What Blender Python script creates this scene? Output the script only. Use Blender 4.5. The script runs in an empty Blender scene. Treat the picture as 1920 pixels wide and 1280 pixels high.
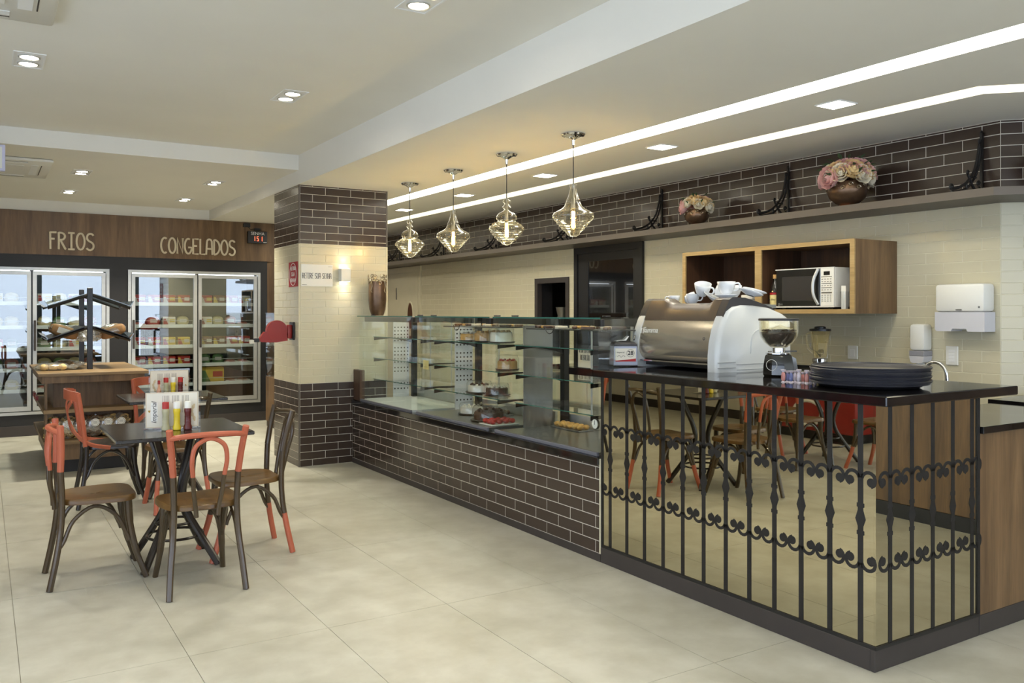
import bpy, bmesh, math, random
from mathutils import Matrix, Vector
random.seed(7)
PI = math.pi
scene = bpy.context.scene
COL = scene.collection

# ------------------------------------------------------------------ camera
YAW = math.atan(993/1594.)
cam_d = bpy.data.cameras.new('camera'); cam = bpy.data.objects.new('camera', cam_d); COL.objects.link(cam)
cam.location = (0, 0, 1.45); cam.rotation_euler = (PI/2, 0, -YAW)
cam_d.sensor_width = 36; cam_d.lens = 1594*36/1920.; cam_d.shift_y = -54/1920.; cam_d.clip_start = .05
scene.camera = cam
# ------------------------------------------------------------------ world, exposure
W = bpy.data.worlds.new('world'); scene.world = W; W.use_nodes = True
wb = W.node_tree.nodes['Background']; wb.inputs[0].default_value = (.72, .81, 1, 1); wb.inputs[1].default_value = 1.75
vs = scene.view_settings; vs.view_transform = 'Standard'; vs.look = 'None'; vs.exposure = 1.17; vs.gamma = 1; vs.use_curve_mapping = False
scene.render.film_transparent = False
scene.cycles.max_bounces = 6; scene.cycles.diffuse_bounces = 4; scene.cycles.transparent_max_bounces = 28; scene.cycles.glossy_bounces = 4; scene.cycles.use_adaptive_sampling = True; scene.cycles.adaptive_threshold = .03
scene.cycles.sample_clamp_indirect = 3

# ------------------------------------------------------------------ helpers
def S(r, g, b):
    f = lambda c: (c/255/12.92 if c/255 <= .04045 else ((c/255+.055)/1.055)**2.4)
    return (f(r), f(g), f(b), 1)

class MB:
    """collects shapes; build() links them as one mesh object"""
    def __init__(s): s.v = []; s.f = []; s.M = None
    def add(s, vs_, fs_):
        o = len(s.v)
        if s.M is not None: vs_ = [tuple(s.M @ Vector(p)) for p in vs_]
        s.v += [tuple(p) for p in vs_]; s.f += [tuple(i+o for i in f) for f in fs_]
        return s
    def box(s, x0, y0, z0, x1, y1, z1, b=0):
        if x0 > x1: x0, x1 = x1, x0
        if y0 > y1: y0, y1 = y1, y0
        if z0 > z1: z0, z1 = z1, z0
        if b <= 0:
            v = [(x, y, z) for z in (z0, z1) for y in (y0, y1) for x in (x0, x1)]
            return s.add(v, [(0,2,3,1),(4,5,7,6),(0,1,5,4),(2,6,7,3),(0,4,6,2),(1,3,7,5)])
        b = min(b, (x1-x0)*.49, (y1-y0)*.49, (z1-z0)*.49)
        bm = bmesh.new(); bmesh.ops.create_cube(bm, size=1)
        for q in bm.verts: q.co = ((x0+x1)/2+q.co.x*(x1-x0), (y0+y1)/2+q.co.y*(y1-y0), (z0+z1)/2+q.co.z*(z1-z0))
        bmesh.ops.bevel(bm, geom=bm.edges[:], offset=b, segments=2 if b > .004 else 1, profile=.5, affect='EDGES')
        bm.verts.index_update()
        v = [tuple(q.co) for q in bm.verts]; f = [tuple(q.index for q in fc.verts) for fc in bm.faces]; bm.free()
        return s.add(v, f)
    def prism(s, poly, h0, h1, axis='z'):
        """polygon (a,b) extruded between h0 and h1 along axis"""
        mk = {'z': lambda a, b, h: (a, b, h), 'y': lambda a, b, h: (a, h, b), 'x': lambda a, b, h: (h, a, b)}[axis]
        n = len(poly); v = [mk(a, b, h0) for a, b in poly]+[mk(a, b, h1) for a, b in poly]
        f = [tuple(range(n))[::-1], tuple(range(n, 2*n))]+[(i, (i+1) % n, n+(i+1) % n, n+i) for i in range(n)]
        if (axis == 'y') : f = [t[::-1] for t in f]
        return s.add(v, f)
    def tube(s, pts, r, n=8, closed=False, flat=None, caps=True):
        """sweep; r number or list; flat=(a,b) gives an oval section scaled in side/up"""
        P = [Vector(p) for p in pts]; m = len(P); R = r if isinstance(r, (list, tuple)) else [r]*m
        T = []
        for i in range(m):
            a = P[(i-1) % m] if (closed or i > 0) else P[i]; b = P[(i+1) % m] if (closed or i < m-1) else P[i]
            t = (b-a); T.append(t.normalized() if t.length > 1e-9 else Vector((0, 0, 1)))
        up = Vector((0, 0, 1)) if abs(T[0].z) < .9 else Vector((0, 1, 0))
        N = (up-T[0]*up.dot(T[0])).normalized(); vs_ = []; fl = flat or (1, 1)
        for i in range(m):
            N = (N-T[i]*N.dot(T[i])); N = N.normalized() if N.length > 1e-6 else T[i].orthogonal().normalized()
            B = T[i].cross(N)
            for k in range(n):
                a = 2*PI*k/n; vs_.append(P[i]+(B*math.cos(a)*fl[0]+N*math.sin(a)*fl[1])*R[i])
        f = []
        for i in range(m if closed else m-1):
            j = (i+1) % m
            for k in range(n): f.append((i*n+k, i*n+(k+1) % n, j*n+(k+1) % n, j*n+k))
        if not closed and caps: f += [tuple(range(n))[::-1], tuple((m-1)*n+k for k in range(n))]
        return s.add(vs_, f)
    def cyl(s, p0, p1, r, n=16, r1=None): return s.tube([p0, p1], [r, r if r1 is None else r1], n)
    def lathe(s, prof, n=24, c=(0, 0, 0), cap=True):
        v = []; f = []; m = len(prof)
        for r, z in prof:
            for k in range(n): a = 2*PI*k/n; v.append((c[0]+r*math.cos(a), c[1]+r*math.sin(a), c[2]+z))
        for i in range(m-1):
            for k in range(n): f.append((i*n+k, i*n+(k+1) % n, (i+1)*n+(k+1) % n, (i+1)*n+k))
        if cap:
            if prof[0][0] > 1e-5: f.append(tuple(range(n))[::-1])
            if prof[-1][0] > 1e-5: f.append(tuple((m-1)*n+k for k in range(n)))
        return s.add(v, f)
    def ball(s, c, r, nu=12, nv=8, sc=(1, 1, 1), e=1.0):
        v = []; f = []
        pw = lambda t: math.copysign(abs(t)**e, t)
        for j in range(nv+1):
            b = -PI/2+PI*j/nv
            for k in range(nu):
                a = 2*PI*k/nu
                v.append((c[0]+r*sc[0]*pw(math.cos(b))*pw(math.cos(a)), c[1]+r*sc[1]*pw(math.cos(b))*pw(math.sin(a)), c[2]+r*sc[2]*pw(math.sin(b))))
        for j in range(nv):
            for k in range(nu): f.append((j*nu+k, j*nu+(k+1) % nu, (j+1)*nu+(k+1) % nu, (j+1)*nu+k))
        return s.add(v, f)
    def mesh(s, name):
        me = bpy.data.meshes.new(name); me.from_pydata(s.v, [], s.f); me.validate(); me.update(); return me
    def build(s, name, mat, parent=None, smooth=35, loc=None):
        me = s.mesh(name); me.materials.append(mat)
        if smooth:
            for p in me.polygons: p.use_smooth = True
            me.set_sharp_from_angle(angle=math.radians(smooth))
        return link(name, me, parent, loc)

def link(name, me, parent=None, loc=None):
    o = bpy.data.objects.new(name, me); COL.objects.link(o)
    if parent is not None: o.parent = parent
    if loc is not None: o.location = loc
    return o
def tag(o, label=None, cat=None, group=None, kind=None):
    if label: o['label'] = label
    if cat: o['category'] = cat
    if group: o['group'] = group
    if kind: o['kind'] = kind
    return o
def thing(name, label, cat, loc=(0, 0, 0), rz=0, group=None):
    o = bpy.data.objects.new(name, None); COL.objects.link(o); o.location = loc; o.rotation_euler = (0, 0, rz)
    o.empty_display_size = .05
    return tag(o, label, cat, group)
def copy_tree(o, parent=None):
    c = o.copy(); COL.objects.link(c); c.parent = parent
    for ch in list(KIDS.get(o.name, [])) or [q for q in o.children]: copy_tree(ch, c)
    return c
KIDS = {}
def dup(root, label, loc, rz=0, group=None, scale=None):
    r = copy_tree(root); r.location = loc; r.rotation_euler = (0, 0, rz); r['label'] = label
    if scale: r.scale = scale
    if group: r['group'] = group
    return r
def curve(pts, n=8):
    """catmull-rom through pts"""
    P = [Vector(p) for p in pts]; Q = [P[0]*2-P[1]]+P+[P[-1]*2-P[-2]]; out = []
    for i in range(1, len(Q)-2):
        a, b, c, d = Q[i-1:i+3]
        for k in range(n):
            t = k/n; out.append(((b*2)+(c-a)*t+(a*2-b*5+c*4-d)*t*t+(b*3-a-c*3+d)*t**3)*.5)
    return out+[P[-1]]

# ------------------------------------------------------------------ materials
MATS = {}
def principled(name):
    m = bpy.data.materials.new(name); m.use_nodes = True; nt = m.node_tree
    return m, nt, nt.nodes['Principled BSDF']
def mat(name, col, rough=.5, metal=0, spec=.5, var=.12, scale=9, bump=0, coat=0, emit=None, es=0, stretch=(1, 1, 1), trans=0, bscale=60):
    """procedural: noise-varied base colour, optional fine relief"""
    if name in MATS: return MATS[name]
    m, nt, b = principled(name); N = nt.nodes; L = nt.links
    tc = N.new('ShaderNodeTexCoord'); mp = N.new('ShaderNodeMapping'); mp.inputs['Scale'].default_value = stretch
    L.new(tc.outputs['Object'], mp.inputs['Vector'])
    nz = N.new('ShaderNodeTexNoise'); nz.inputs['Scale'].default_value = scale; nz.inputs['Detail'].default_value = 4
    L.new(mp.outputs[0], nz.inputs['Vector'])
    rp = N.new('ShaderNodeValToRGB'); c = col
    rp.color_ramp.elements[0].position = .3; rp.color_ramp.elements[1].position = .7
    rp.color_ramp.elements[0].color = tuple(q*(1-var) for q in c[:3])+(1,)
    rp.color_ramp.elements[1].color = tuple(min(1, q*(1+var)) for q in c[:3])+(1,)
    L.new(nz.outputs[0], rp.inputs[0]); L.new(rp.outputs[0], b.inputs['Base Color'])
    b.inputs['Roughness'].default_value = rough; b.inputs['Metallic'].default_value = metal
    b.inputs['Specular IOR Level'].default_value = spec; b.inputs['Coat Weight'].default_value = coat; b.inputs['Coat Roughness'].default_value = .08
    if trans: b.inputs['Transmission Weight'].default_value = trans
    if bump:
        n2 = N.new('ShaderNodeTexNoise'); n2.inputs['Scale'].default_value = bscale; n2.inputs['Detail'].default_value = 3
        L.new(mp.outputs[0], n2.inputs['Vector'])
        bp = N.new('ShaderNodeBump'); bp.inputs['Strength'].default_value = bump; bp.inputs['Distance'].default_value = .01
        L.new(n2.outputs[0], bp.inputs['Height']); L.new(bp.outputs[0], b.inputs['Normal'])
    if emit: b.inputs['Emission Color'].default_value = emit; b.inputs['Emission Strength'].default_value = es
    MATS[name] = m; return m
def wood(name, dark, light, axis='z', rough=.45, scale=1.0):
    if name in MATS: return MATS[name]
    m, nt, b = principled(name); N = nt.nodes; L = nt.links
    tc = N.new('ShaderNodeTexCoord'); mp = N.new('ShaderNodeMapping')
    a, s_ = 10*scale, .8*scale
    mp.inputs['Scale'].default_value = {'x': (s_, a, a), 'y': (a, s_, a), 'z': (a, a, s_)}[axis]
    L.new(tc.outputs['Object'], mp.inputs[0])
    n1 = N.new('ShaderNodeTexNoise'); n1.inputs['Scale'].default_value = 1.0; n1.inputs['Detail'].default_value = 6; n1.inputs['Roughness'].default_value = .65; n1.inputs['Distortion'].default_value = .6
    L.new(mp.outputs[0], n1.inputs['Vector'])
    rp = N.new('ShaderNodeValToRGB'); e = rp.color_ramp.elements; e[0].position = .28; e[1].position = .72; e[0].color = dark; e[1].color = light
    L.new(n1.outputs[0], rp.inputs[0])
    n2 = N.new('ShaderNodeTexNoise'); n2.inputs['Scale'].default_value = 9; n2.inputs['Detail'].default_value = 3; L.new(mp.outputs[0], n2.inputs['Vector'])
    mx = N.new('ShaderNodeMix'); mx.data_type = 'RGBA'; mx.blend_type = 'MULTIPLY'; mx.inputs[0].default_value = .45
    L.new(rp.outputs[0], mx.inputs[6]); L.new(n2.outputs[0], mx.inputs[7]); 
    gm = N.new('ShaderNodeBrightContrast'); gm.inputs[1].default_value = .0; L.new(mx.outputs[2], gm.inputs[0])
    L.new(gm.outputs[0], b.inputs['Base Color']); b.inputs['Roughness'].default_value = rough
    bp = N.new('ShaderNodeBump'); bp.inputs['Strength'].default_value = .08; bp.inputs['Distance'].default_value = .004
    L.new(n2.outputs[0], bp.inputs['Height']); L.new(bp.outputs[0], b.inputs['Normal'])
    MATS[name] = m; return m
def glass(name, tint=(.93, .97, .95), base=.06, rough=.0, haze=0.0, power=.9, expo=4.5):
    """thin pane: transparent with a facing-dependent mirror reflection"""
    if name in MATS: return MATS[name]
    m = bpy.data.materials.new(name); m.use_nodes = True; nt = m.node_tree; N = nt.nodes; L = nt.links; N.clear()
    o = N.new('ShaderNodeOutputMaterial'); t = N.new('ShaderNodeBsdfTransparent'); t.inputs[0].default_value = (*tint, 1)
    g = N.new('ShaderNodeBsdfGlossy'); g.inputs['Roughness'].default_value = rough; g.inputs[0].default_value = (1, 1, 1, 1)
    lw = N.new('ShaderNodeLayerWeight'); lw.inputs[0].default_value = .5
    pw = N.new('ShaderNodeMath'); pw.operation = 'POWER'; pw.inputs[1].default_value = expo; L.new(lw.outputs['Facing'], pw.inputs[0])
    mr = N.new('ShaderNodeMapRange'); mr.inputs[3].default_value = base; mr.inputs[4].default_value = power
    L.new(pw.outputs[0], mr.inputs[0])
    mx = N.new('ShaderNodeMixShader'); L.new(mr.outputs[0], mx.inputs[0]); L.new(t.outputs[0], mx.inputs[1]); L.new(g.outputs[0], mx.inputs[2])
    last = mx
    if haze:  # pale haze mixed in so clear film and glass seem to catch light
        d = N.new('ShaderNodeBsdfDiffuse'); d.inputs[0].default_value = (.8, .82, .8, 1); nz = N.new('ShaderNodeTexNoise'); nz.inputs['Scale'].default_value = 2
        mm = N.new('ShaderNodeMath'); mm.operation = 'MULTIPLY'; mm.inputs[1].default_value = haze*2; L.new(nz.outputs[0], mm.inputs[0])
        m2 = N.new('ShaderNodeMixShader'); L.new(mm.outputs[0], m2.inputs[0]); L.new(mx.outputs[0], m2.inputs[1]); L.new(d.outputs[0], m2.inputs[2]); last = m2
    L.new(last.outputs[0], o.inputs[0]); MATS[name] = m; return m
def emis(name, col, st):
    if name in MATS: return MATS[name]
    m = bpy.data.materials.new(name); m.use_nodes = True; nt = m.node_tree; nt.nodes.clear()
    o = nt.nodes.new('ShaderNodeOutputMaterial'); e = nt.nodes.new('ShaderNodeEmission'); e.inputs[0].default_value = col; e.inputs[1].default_value = st
    nt.links.new(e.outputs[0], o.inputs[0]); MATS[name] = m; return m

M_ceil = mat('ceiling_paint', (.83, .81, .74, 1), .9, var=.015, scale=2)
M_dtile = mat('dark_glazed_tile', S(66, 54, 47), .2, spec=.5, var=.12, scale=3, bump=.02, bscale=14)
M_wtile = mat('cream_glazed_tile', S(206, 199, 172), .22, var=.03, scale=3, bump=.03, bscale=14)
M_grout = mat('pale_grout', S(205, 198, 186), .85, var=.05, scale=30)
M_wgrout = mat('cream_grout', S(214, 208, 184), .85, var=.04, scale=30)
M_wood = wood('oak_laminate', S(92, 68, 44), S(150, 118, 82))
M_woodh = wood('oak_laminate_flat', S(120, 94, 62), S(176, 146, 104), 'x')
M_woody = wood('oak_laminate_long', S(92, 68, 44), S(150, 118, 82), 'y')
M_edge = wood('pale_oak_edging', S(178, 146, 94), S(206, 176, 122), 'y')
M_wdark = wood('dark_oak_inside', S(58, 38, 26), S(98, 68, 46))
M_black = mat('black_laminate', S(34, 33, 35), .5, var=.08)
M_blackm = mat('black_metal', S(22, 21, 22), .35, spec=.6, var=.1)
M_iron = mat('matt_black_iron', S(24, 22, 22), .5, var=.15, scale=40, bump=.05)
M_plinth = mat('charcoal_skirting', S(60, 54, 52), .5, var=.06)
M_granite = mat('polished_black_granite', S(20, 18, 19), .07, spec=.7, var=.35, scale=160)
M_alu = mat('brushed_aluminium', S(200, 200, 196), .35, metal=.6, var=.04, scale=20)
M_white = mat('white_plastic', S(232, 231, 224), .35, var=.015)
M_cream = mat('cream_lacquer', S(216, 208, 180), .5, var=.02)
M_chrome = mat('chrome', S(225, 225, 225), .08, metal=1, var=.02)
M_steel = mat('satin_steel', S(160, 160, 158), .3, metal=.9, var=.05)
M_brown = mat('walnut_lacquer', S(68, 53, 33), .28, var=.22, scale=7, stretch=(1, 1, .3), coat=.3)
M_seat = wood('honey_brown_seat', S(84, 59, 30), S(140, 104, 54), 'y', .3)
M_seatd = mat('ebony_lacquer', S(38, 30, 25), .28, var=.2, coat=.3)
M_orange = mat('coral_orange_paint', S(182, 97, 70), .4, var=.04, scale=5)
M_red = mat('signal_red_plastic', S(152, 40, 34), .35, var=.05)
M_table = mat('dark_table_laminate', S(40, 36, 33), .18, spec=.6, var=.15, scale=20)
M_paper = mat('printed_card', S(228, 222, 208), .6, var=.03, scale=6)
M_ink = mat('dark_print', S(45, 42, 44), .6, var=.05)
M_redink = mat('red_print', S(170, 30, 34), .5, var=.05)
M_gold = mat('gold_print', S(190, 150, 60), .5, var=.05)
M_bglass = glass('clear_glass', (.975, .99, .98), .03)
M_cglass = glass('cooler_door_glass', (.88, .92, .93), .15)
M_acryl = glass('clear_acrylic', (.96, .97, .98), .07)
M_film = glass('clear_film', (.97, .97, .95), .2, .14, .12, .95, 1.6)
M_gedge = mat('green_glass_edge', S(60, 110, 100), .2, var=.05)
# ------------------------------------------------------------------ large light sources of the room
def spot(name, loc, power, color=(1, .87, .66), size=110, blend=.6, rad=.04, rot=(0, 0, 0), parent=None):
    d = bpy.data.lights.new(name, 'SPOT'); d.energy = power; d.color = color; d.spot_size = math.radians(size); d.spot_blend = blend; d.shadow_soft_size = rad
    o = bpy.data.objects.new(name, d); COL.objects.link(o); o.location = loc; o.rotation_euler = rot
    if parent is not None: o.parent = parent
    return o
ZL, ZM, ZH = 2.655, 2.785, 2.925       # low, middle and high ceiling
XW, XB = 5.41, 2.515                   # right wall, edge of the low ceiling
P_HIGH, P_MID, P_PANEL = 29, 90, 14
WARM = (1, .93, .75)

# ------------------------------------------------------------------ tiles
PZ, PU, GAP = .0717, .2535, .0042
TILE = {}
def tile_mesh(w, h, m, d=.007, ch=.0014):
    key = (round(w, 3), round(h, 3), m.name)
    if key not in TILE:
        q = MB(); a, b = w/2, h/2
        q.add([(-a, 0, -b), (a, 0, -b), (a, 0, b), (-a, 0, b), (-a, d-ch, -b), (a, d-ch, -b), (a, d-ch, b), (-a, d-ch, b),
               (-a+ch, d, -b+ch), (a-ch, d, -b+ch), (a-ch, d, b-ch), (-a+ch, d, b-ch)],
              [(11, 10, 9, 8), (8, 9, 5, 4), (9, 10, 6, 5), (10, 11, 7, 6), (11, 8, 4, 7), (4, 5, 1, 0), (5, 6, 2, 1), (6, 7, 3, 2), (7, 4, 0, 3)])
        me = q.mesh('tile'); me.materials.append(m); TILE[key] = me
    return TILE[key]
def tiles(parent, P0, N, u0, u1, z0, z1, zb, ub, m, holes=(), limit=300, cam_sort=True):
    """tiles on a vertical face through P0 with outward normal N; u runs along (N.y,-N.x)"""
    U = (N[1], -N[0]); rz = math.atan2(U[1], U[0]); out = []
    k0 = math.floor((z0-zb)/PZ); k1 = math.ceil((z1-zb)/PZ)
    for k in range(k0, k1):
        za, zc = max(z0, zb+k*PZ), min(z1, zb+(k+1)*PZ)
        if zc-za < .012: continue
        off = ub+(PU/2 if k % 2 else 0); j0 = math.floor((u0-off)/PU); j1 = math.ceil((u1-off)/PU)
        for j in range(j0, j1):
            segs = [(max(u0, off+j*PU), min(u1, off+(j+1)*PU))]
            for h0, h1, hz0, hz1 in holes:
                if hz0 < (za+zc)/2 < hz1:
                    nx = []
                    for a, b in segs:
                        if b <= h0 or a >= h1: nx.append((a, b)); continue
                        if a < h0: nx.append((a, h0))
                        if b > h1: nx.append((h1, b))
                    segs = nx
            for a, b in segs:
                if b-a < .02: continue
                c = (P0[0]+U[0]*(a+b)/2, P0[1]+U[1]*(a+b)/2, (za+zc)/2)
                out.append((c, b-a-GAP, zc-za-GAP))
    dist = lambda t: (t[0][0]**2+t[0][1]**2+(t[0][2]-1.45)**2)-9*(t[1]*t[2])
    out.sort(key=dist); rest = MB()
    for i, (c, w, h) in enumerate(out):
        if i < limit:
            o = link('tile', tile_mesh(w, h, m), parent, c); o.rotation_euler = (0, 0, rz)
        else:
            rest.M = Matrix.Translation(c) @ Matrix.Rotation(rz, 4, 'Z'); me = tile_mesh(w, h, m)
            rest.add([tuple(v.co) for v in me.vertices], [tuple(p.vertices) for p in me.polygons])
    if rest.v: tag(rest.build('far_tiles', m, parent, 0), kind='stuff')

def struct(o, label=None, cat='structure'):
    o['kind'] = 'structure'
    if label: o['label'] = label; o['category'] = cat
    return o

# ------------------------------------------------------------------ floor
M_floorb = mat('floor_joint', S(168, 162, 148), .9, var=.03)
def floor_mat():
    m, nt, b = principled('porcelain_floor'); N = nt.nodes; L = nt.links
    g = N.new('ShaderNodeNewGeometry')
    n1 = N.new('ShaderNodeTexNoise'); n1.inputs['Scale'].default_value = 1.6; n1.inputs['Detail'].default_value = 8; n1.inputs['Roughness'].default_value = .62
    n2 = N.new('ShaderNodeTexNoise'); n2.inputs['Scale'].default_value = 7; n2.inputs['Detail'].default_value = 5
    L.new(g.outputs['Position'], n1.inputs['Vector']); L.new(g.outputs['Position'], n2.inputs['Vector'])
    r = N.new('ShaderNodeValToRGB'); e = r.color_ramp.elements; e[0].position = .3; e[1].position = .66
    e[0].color = S(174, 171, 156); e[1].color = S(200, 198, 186)
    r2 = N.new('ShaderNodeValToRGB'); e = r2.color_ramp.elements; e[0].position = .35; e[1].position = .6; e[0].color = (.86, .85, .83, 1); e[1].color = (1, 1, 1, 1)
    L.new(n1.outputs[0], r.inputs[0]); L.new(n2.outputs[0], r2.inputs[0])
    mx = N.new('ShaderNodeMix'); mx.data_type = 'RGBA'; mx.blend_type = 'MULTIPLY'; mx.inputs[0].default_value = .8
    L.new(r.outputs[0], mx.inputs[6]); L.new(r2.outputs[0], mx.inputs[7]); L.new(mx.outputs[2], b.inputs['Base Color'])
    rr = N.new('ShaderNodeMapRange'); rr.inputs[3].default_value = .3; rr.inputs[4].default_value = .5; L.new(n2.outputs[0], rr.inputs[0]); L.new(rr.outputs[0], b.inputs['Roughness'])
    b.inputs['Specular IOR Level'].default_value = .35
    return m
M_floor = floor_mat()
fl = struct(MB().box(-3.6, -5.2, -.12, 9.2, 13.4, -.006).build('floor', M_floorb, smooth=0), 'pale cement-look porcelain floor of large rectangular tiles', 'floor')
TX, TY = .6115, 1.222
FT = MB().box(-TX/2+.0012, -TY/2+.0012, -.012, TX/2-.0012, TY/2-.0012, 0).mesh('floor_tile'); FT.materials.append(M_floor)
rest = MB()
for i in range(-7, 15):
    for j in range(-8, 9):
        x = .128+TX*(i+.5); y = 3.768+TY*(j+.5)
        if not (-3.5 < x < 9.1 and -5.1 < y < 13.3): continue
        if -3.2 < x < 4.6 and 1.2 < y < 12: link('floor_tile', FT, fl, (x, y, 0))
        else: rest.M = Matrix.Translation((x, y, 0)); rest.add([tuple(v.co) for v in FT.vertices], [tuple(p.vertices) for p in FT.polygons])
tag(rest.build('outer_floor_tiles', M_floor, fl, 0), kind='stuff')

# ------------------------------------------------------------------ ceilings
S1 = (3.682, 3.876); S2 = (4.500, 4.682); YB = 2.53
struct(MB().box(-3.6, -5.2, ZH, XB, 7.82, 3.2).build('ceiling', M_ceil, smooth=0), 'high white plaster ceiling over the tables', 'ceiling')
struct(MB().box(-3.6, 7.82, ZM, XB, 11.52, 3.2).build('ceiling_middle', M_ceil, smooth=0), 'slightly lower plaster ceiling before the fridges', 'ceiling')
lo = MB(); lo.box(XB, -5.2, ZL, S1[0], 13.4, 3.2); lo.box(-3.6, 11.52, ZL, XB, 13.4, 3.2)
lo.prism([(S1[1], -5.2), (9.4, -5.2), (9.4, YB-(9.4-S2[0])), (S2[0], YB), (S2[0], 13.4), (S1[1], 13.4)], ZL, 3.2)
lo.prism([(S2[1], YB+.075), (9.4, YB+.075-(9.4-S2[1])), (9.4, 13.4), (S2[1], 13.4)], ZL, 3.2)
struct(lo.build('ceiling_low', M_ceil, smooth=0), 'dropped plaster ceiling above the counters with two light slots', 'ceiling')
M_strip1 = emis('cool_white_strip_light', (1, .96, .84, 1), 4.6); M_strip2 = emis('warm_strip_light', (1, .93, .7, 1), 1.7)
t = thing('light_strip', 'broad white light slot in the dropped ceiling nearer the tables', 'strip light', (S1[0], 4, ZL+.05))
MB().box(0, -9, 0, S1[1]-S1[0], 9.3, .01).build('diffuser', M_strip1, t, 0)
MB().box(-.004, -9, .01, S1[1]-S1[0]+.004, 9.3, .04).build('housing', M_white, t, 0)
t = thing('light_strip', 'narrow warm light slot that bends near the wall corner', 'strip light', (0, 0, ZL+.05))
q = MB(); q.prism([(S2[0], 13.3), (S2[0], YB), (S2[0]+4.6, YB-4.6), (S2[1]+4.6, YB+.075-4.6), (S2[1], YB+.075), (S2[1], 13.3)], 0, .01)
q.build('diffuser', M_strip2, t, 0)
q = MB(); q.prism([(S2[0], 13.3), (S2[0], YB), (S2[0]+4.6, YB-4.6), (S2[1]+4.6, YB+.075-4.6), (S2[1], YB+.075), (S2[1], 13.3)], .012, .04); q.build('housing', M_white, t, 0)

# ------------------------------------------------------------------ right tiled wall
DOOR = (6.275, 7.385); WIN = (7.535, 8.145, 1.0, 1.812); WD = (11.17, 12.5)
w = MB(); xf = XW+.0016
w.box(xf, 2.9, 0, xf+.2, WIN[0], ZL); w.box(xf, WIN[1], 0, xf+.2, 13.4, ZL); w.box(xf, WIN[0], WIN[3], xf+.2, WIN[1], ZL); w.box(xf, WIN[0], 0, xf+.2, WIN[1], WIN[2])
wr = struct(w.build('wall_right', M_wgrout, smooth=0), 'long cream tiled wall behind the counters', 'wall')
UX = XW+.007
tiles(wr, (UX, 0), (-1, 0), 2.9, 13.3, .93, 2.14, 2.64-PZ*40, 2.89, M_wtile, holes=((DOOR[0], DOOR[1], 0, 2.17), (WIN[0]-.03, WIN[1]+.03, 0, WIN[3]+.03), (WD[0], WD[1], 0, 2.14)), limit=300)
w = MB().box(XW+.0011, 2.9, 2.187, xf-.0001, 13.3, ZL); wu = struct(w.build('wall_right_upper', M_grout, smooth=0), 'dark brown brick-tiled band of wall above the long shelf', 'wall')
tiles(wu, (UX, 0), (-1, 0), 2.9, 13.3, 2.187, ZL, 2.64-PZ*40, 2.89, M_dtile, limit=300)
# corner wall running off at 45 degrees
c45 = math.sqrt(.5); Nc = (-c45, -c45)
cw = MB()
def cpt(u, o): return (XW+u*c45-o*c45, 2.9-u*c45-o*c45)
cw.prism([cpt(0, -.0016), cpt(5.4, -.0016), cpt(5.4, -.2), cpt(0, -.2)], 0, ZL)
wc = struct(cw.build('wall_corner', M_wgrout, smooth=0), 'cream tiled wall turning off at an angle on the right', 'wall')
# u axis along (Ny,-Nx)=(-c,c): negative u walks towards the viewer
tiles(wc, cpt(0, -.007), Nc, -.9, 0, .93, 2.14, 2.64-PZ*40, 0, M_wtile, limit=120)
cu = MB(); cu.prism([cpt(0, -.0011), cpt(5.4, -.0011), cpt(5.4, -.0015), cpt(0, -.0015)], 2.187, ZL)
wcu = struct(cu.build('wall_corner_upper', M_grout, smooth=0), 'dark brown tiled band above the shelf on the angled wall', 'wall')
tiles(wcu, cpt(0, -.007), Nc, -.9, 0, 2.187, ZL, 2.64-PZ*40, 0, M_dtile, limit=60)
# long shelf
M_shelf = mat('taupe_lacquer', S(96, 88, 80), .45, var=.03)
sh = MB(); sh.prism([(XW, 13.3), (5.02, 13.3), (5.02, 2.73), (5.02+3, -.27), (5.02+3.3, -.05), (XW, 2.9)], 2.138, 2.187)
tag(sh.build('wall_shelf', M_shelf, smooth=0), 'long taupe shelf running along the tiled wall under the dark bricks', 'shelf')

# ------------------------------------------------------------------ pillar
px0, px1, py0, py1 = 2.52, 3.416, 7.83, 8.62
wp = struct(MB().box(px0+.0018, py0+.0018, 0, px1, py1, ZL).build('wall_pillar', M_wgrout, smooth=0), 'tiled pillar with dark base and top and cream middle', 'pillar')
for z0, z1, m, gm in ((0, .7815, M_dtile, M_grout), (.7815, 2.1, M_wtile, M_wgrout), (2.1, ZL, M_dtile, M_grout)):
    if m is M_dtile: MB().box(px0+.0012, py0+.0012, z0+.001, px1+.001, py1, z1).build('grout_bed', gm, wp, 0)
    # front face, N=(0,-1): u=-x
    tiles(wp, (0, py0+.007), (0, -1), -px1+.01, -px0-.012, z0, z1, -.0072 if z0 < 2 else 2.64-PZ*10, -2.653, m, limit=200)
    tiles(wp, (px0+.007, 0), (-1, 0), py0+.012, py1, z0, z1, -.0072 if z0 < 2 else 2.64-PZ*10, 7.95, m, limit=100)
for z0, z1, m in ((0, .7815, M_shelf), (.7815, 2.1, M_cream), (2.1, ZL, M_shelf)):
    MB().box(px0-.002, py0-.002, z0, px0+.012, py0+.012, z1, .002).build('corner_trim', m, wp)
MB().box(px1-.012, py0-.002, 2.1, px1+.004, py0+.01, ZL, .002).build('corner_trim', M_shelf, wp)
MB().box(px1-.012, py0-.002, .78, px1+.004, py0+.01, 2.1, .002).build('corner_trim', M_cream, wp)

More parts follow.
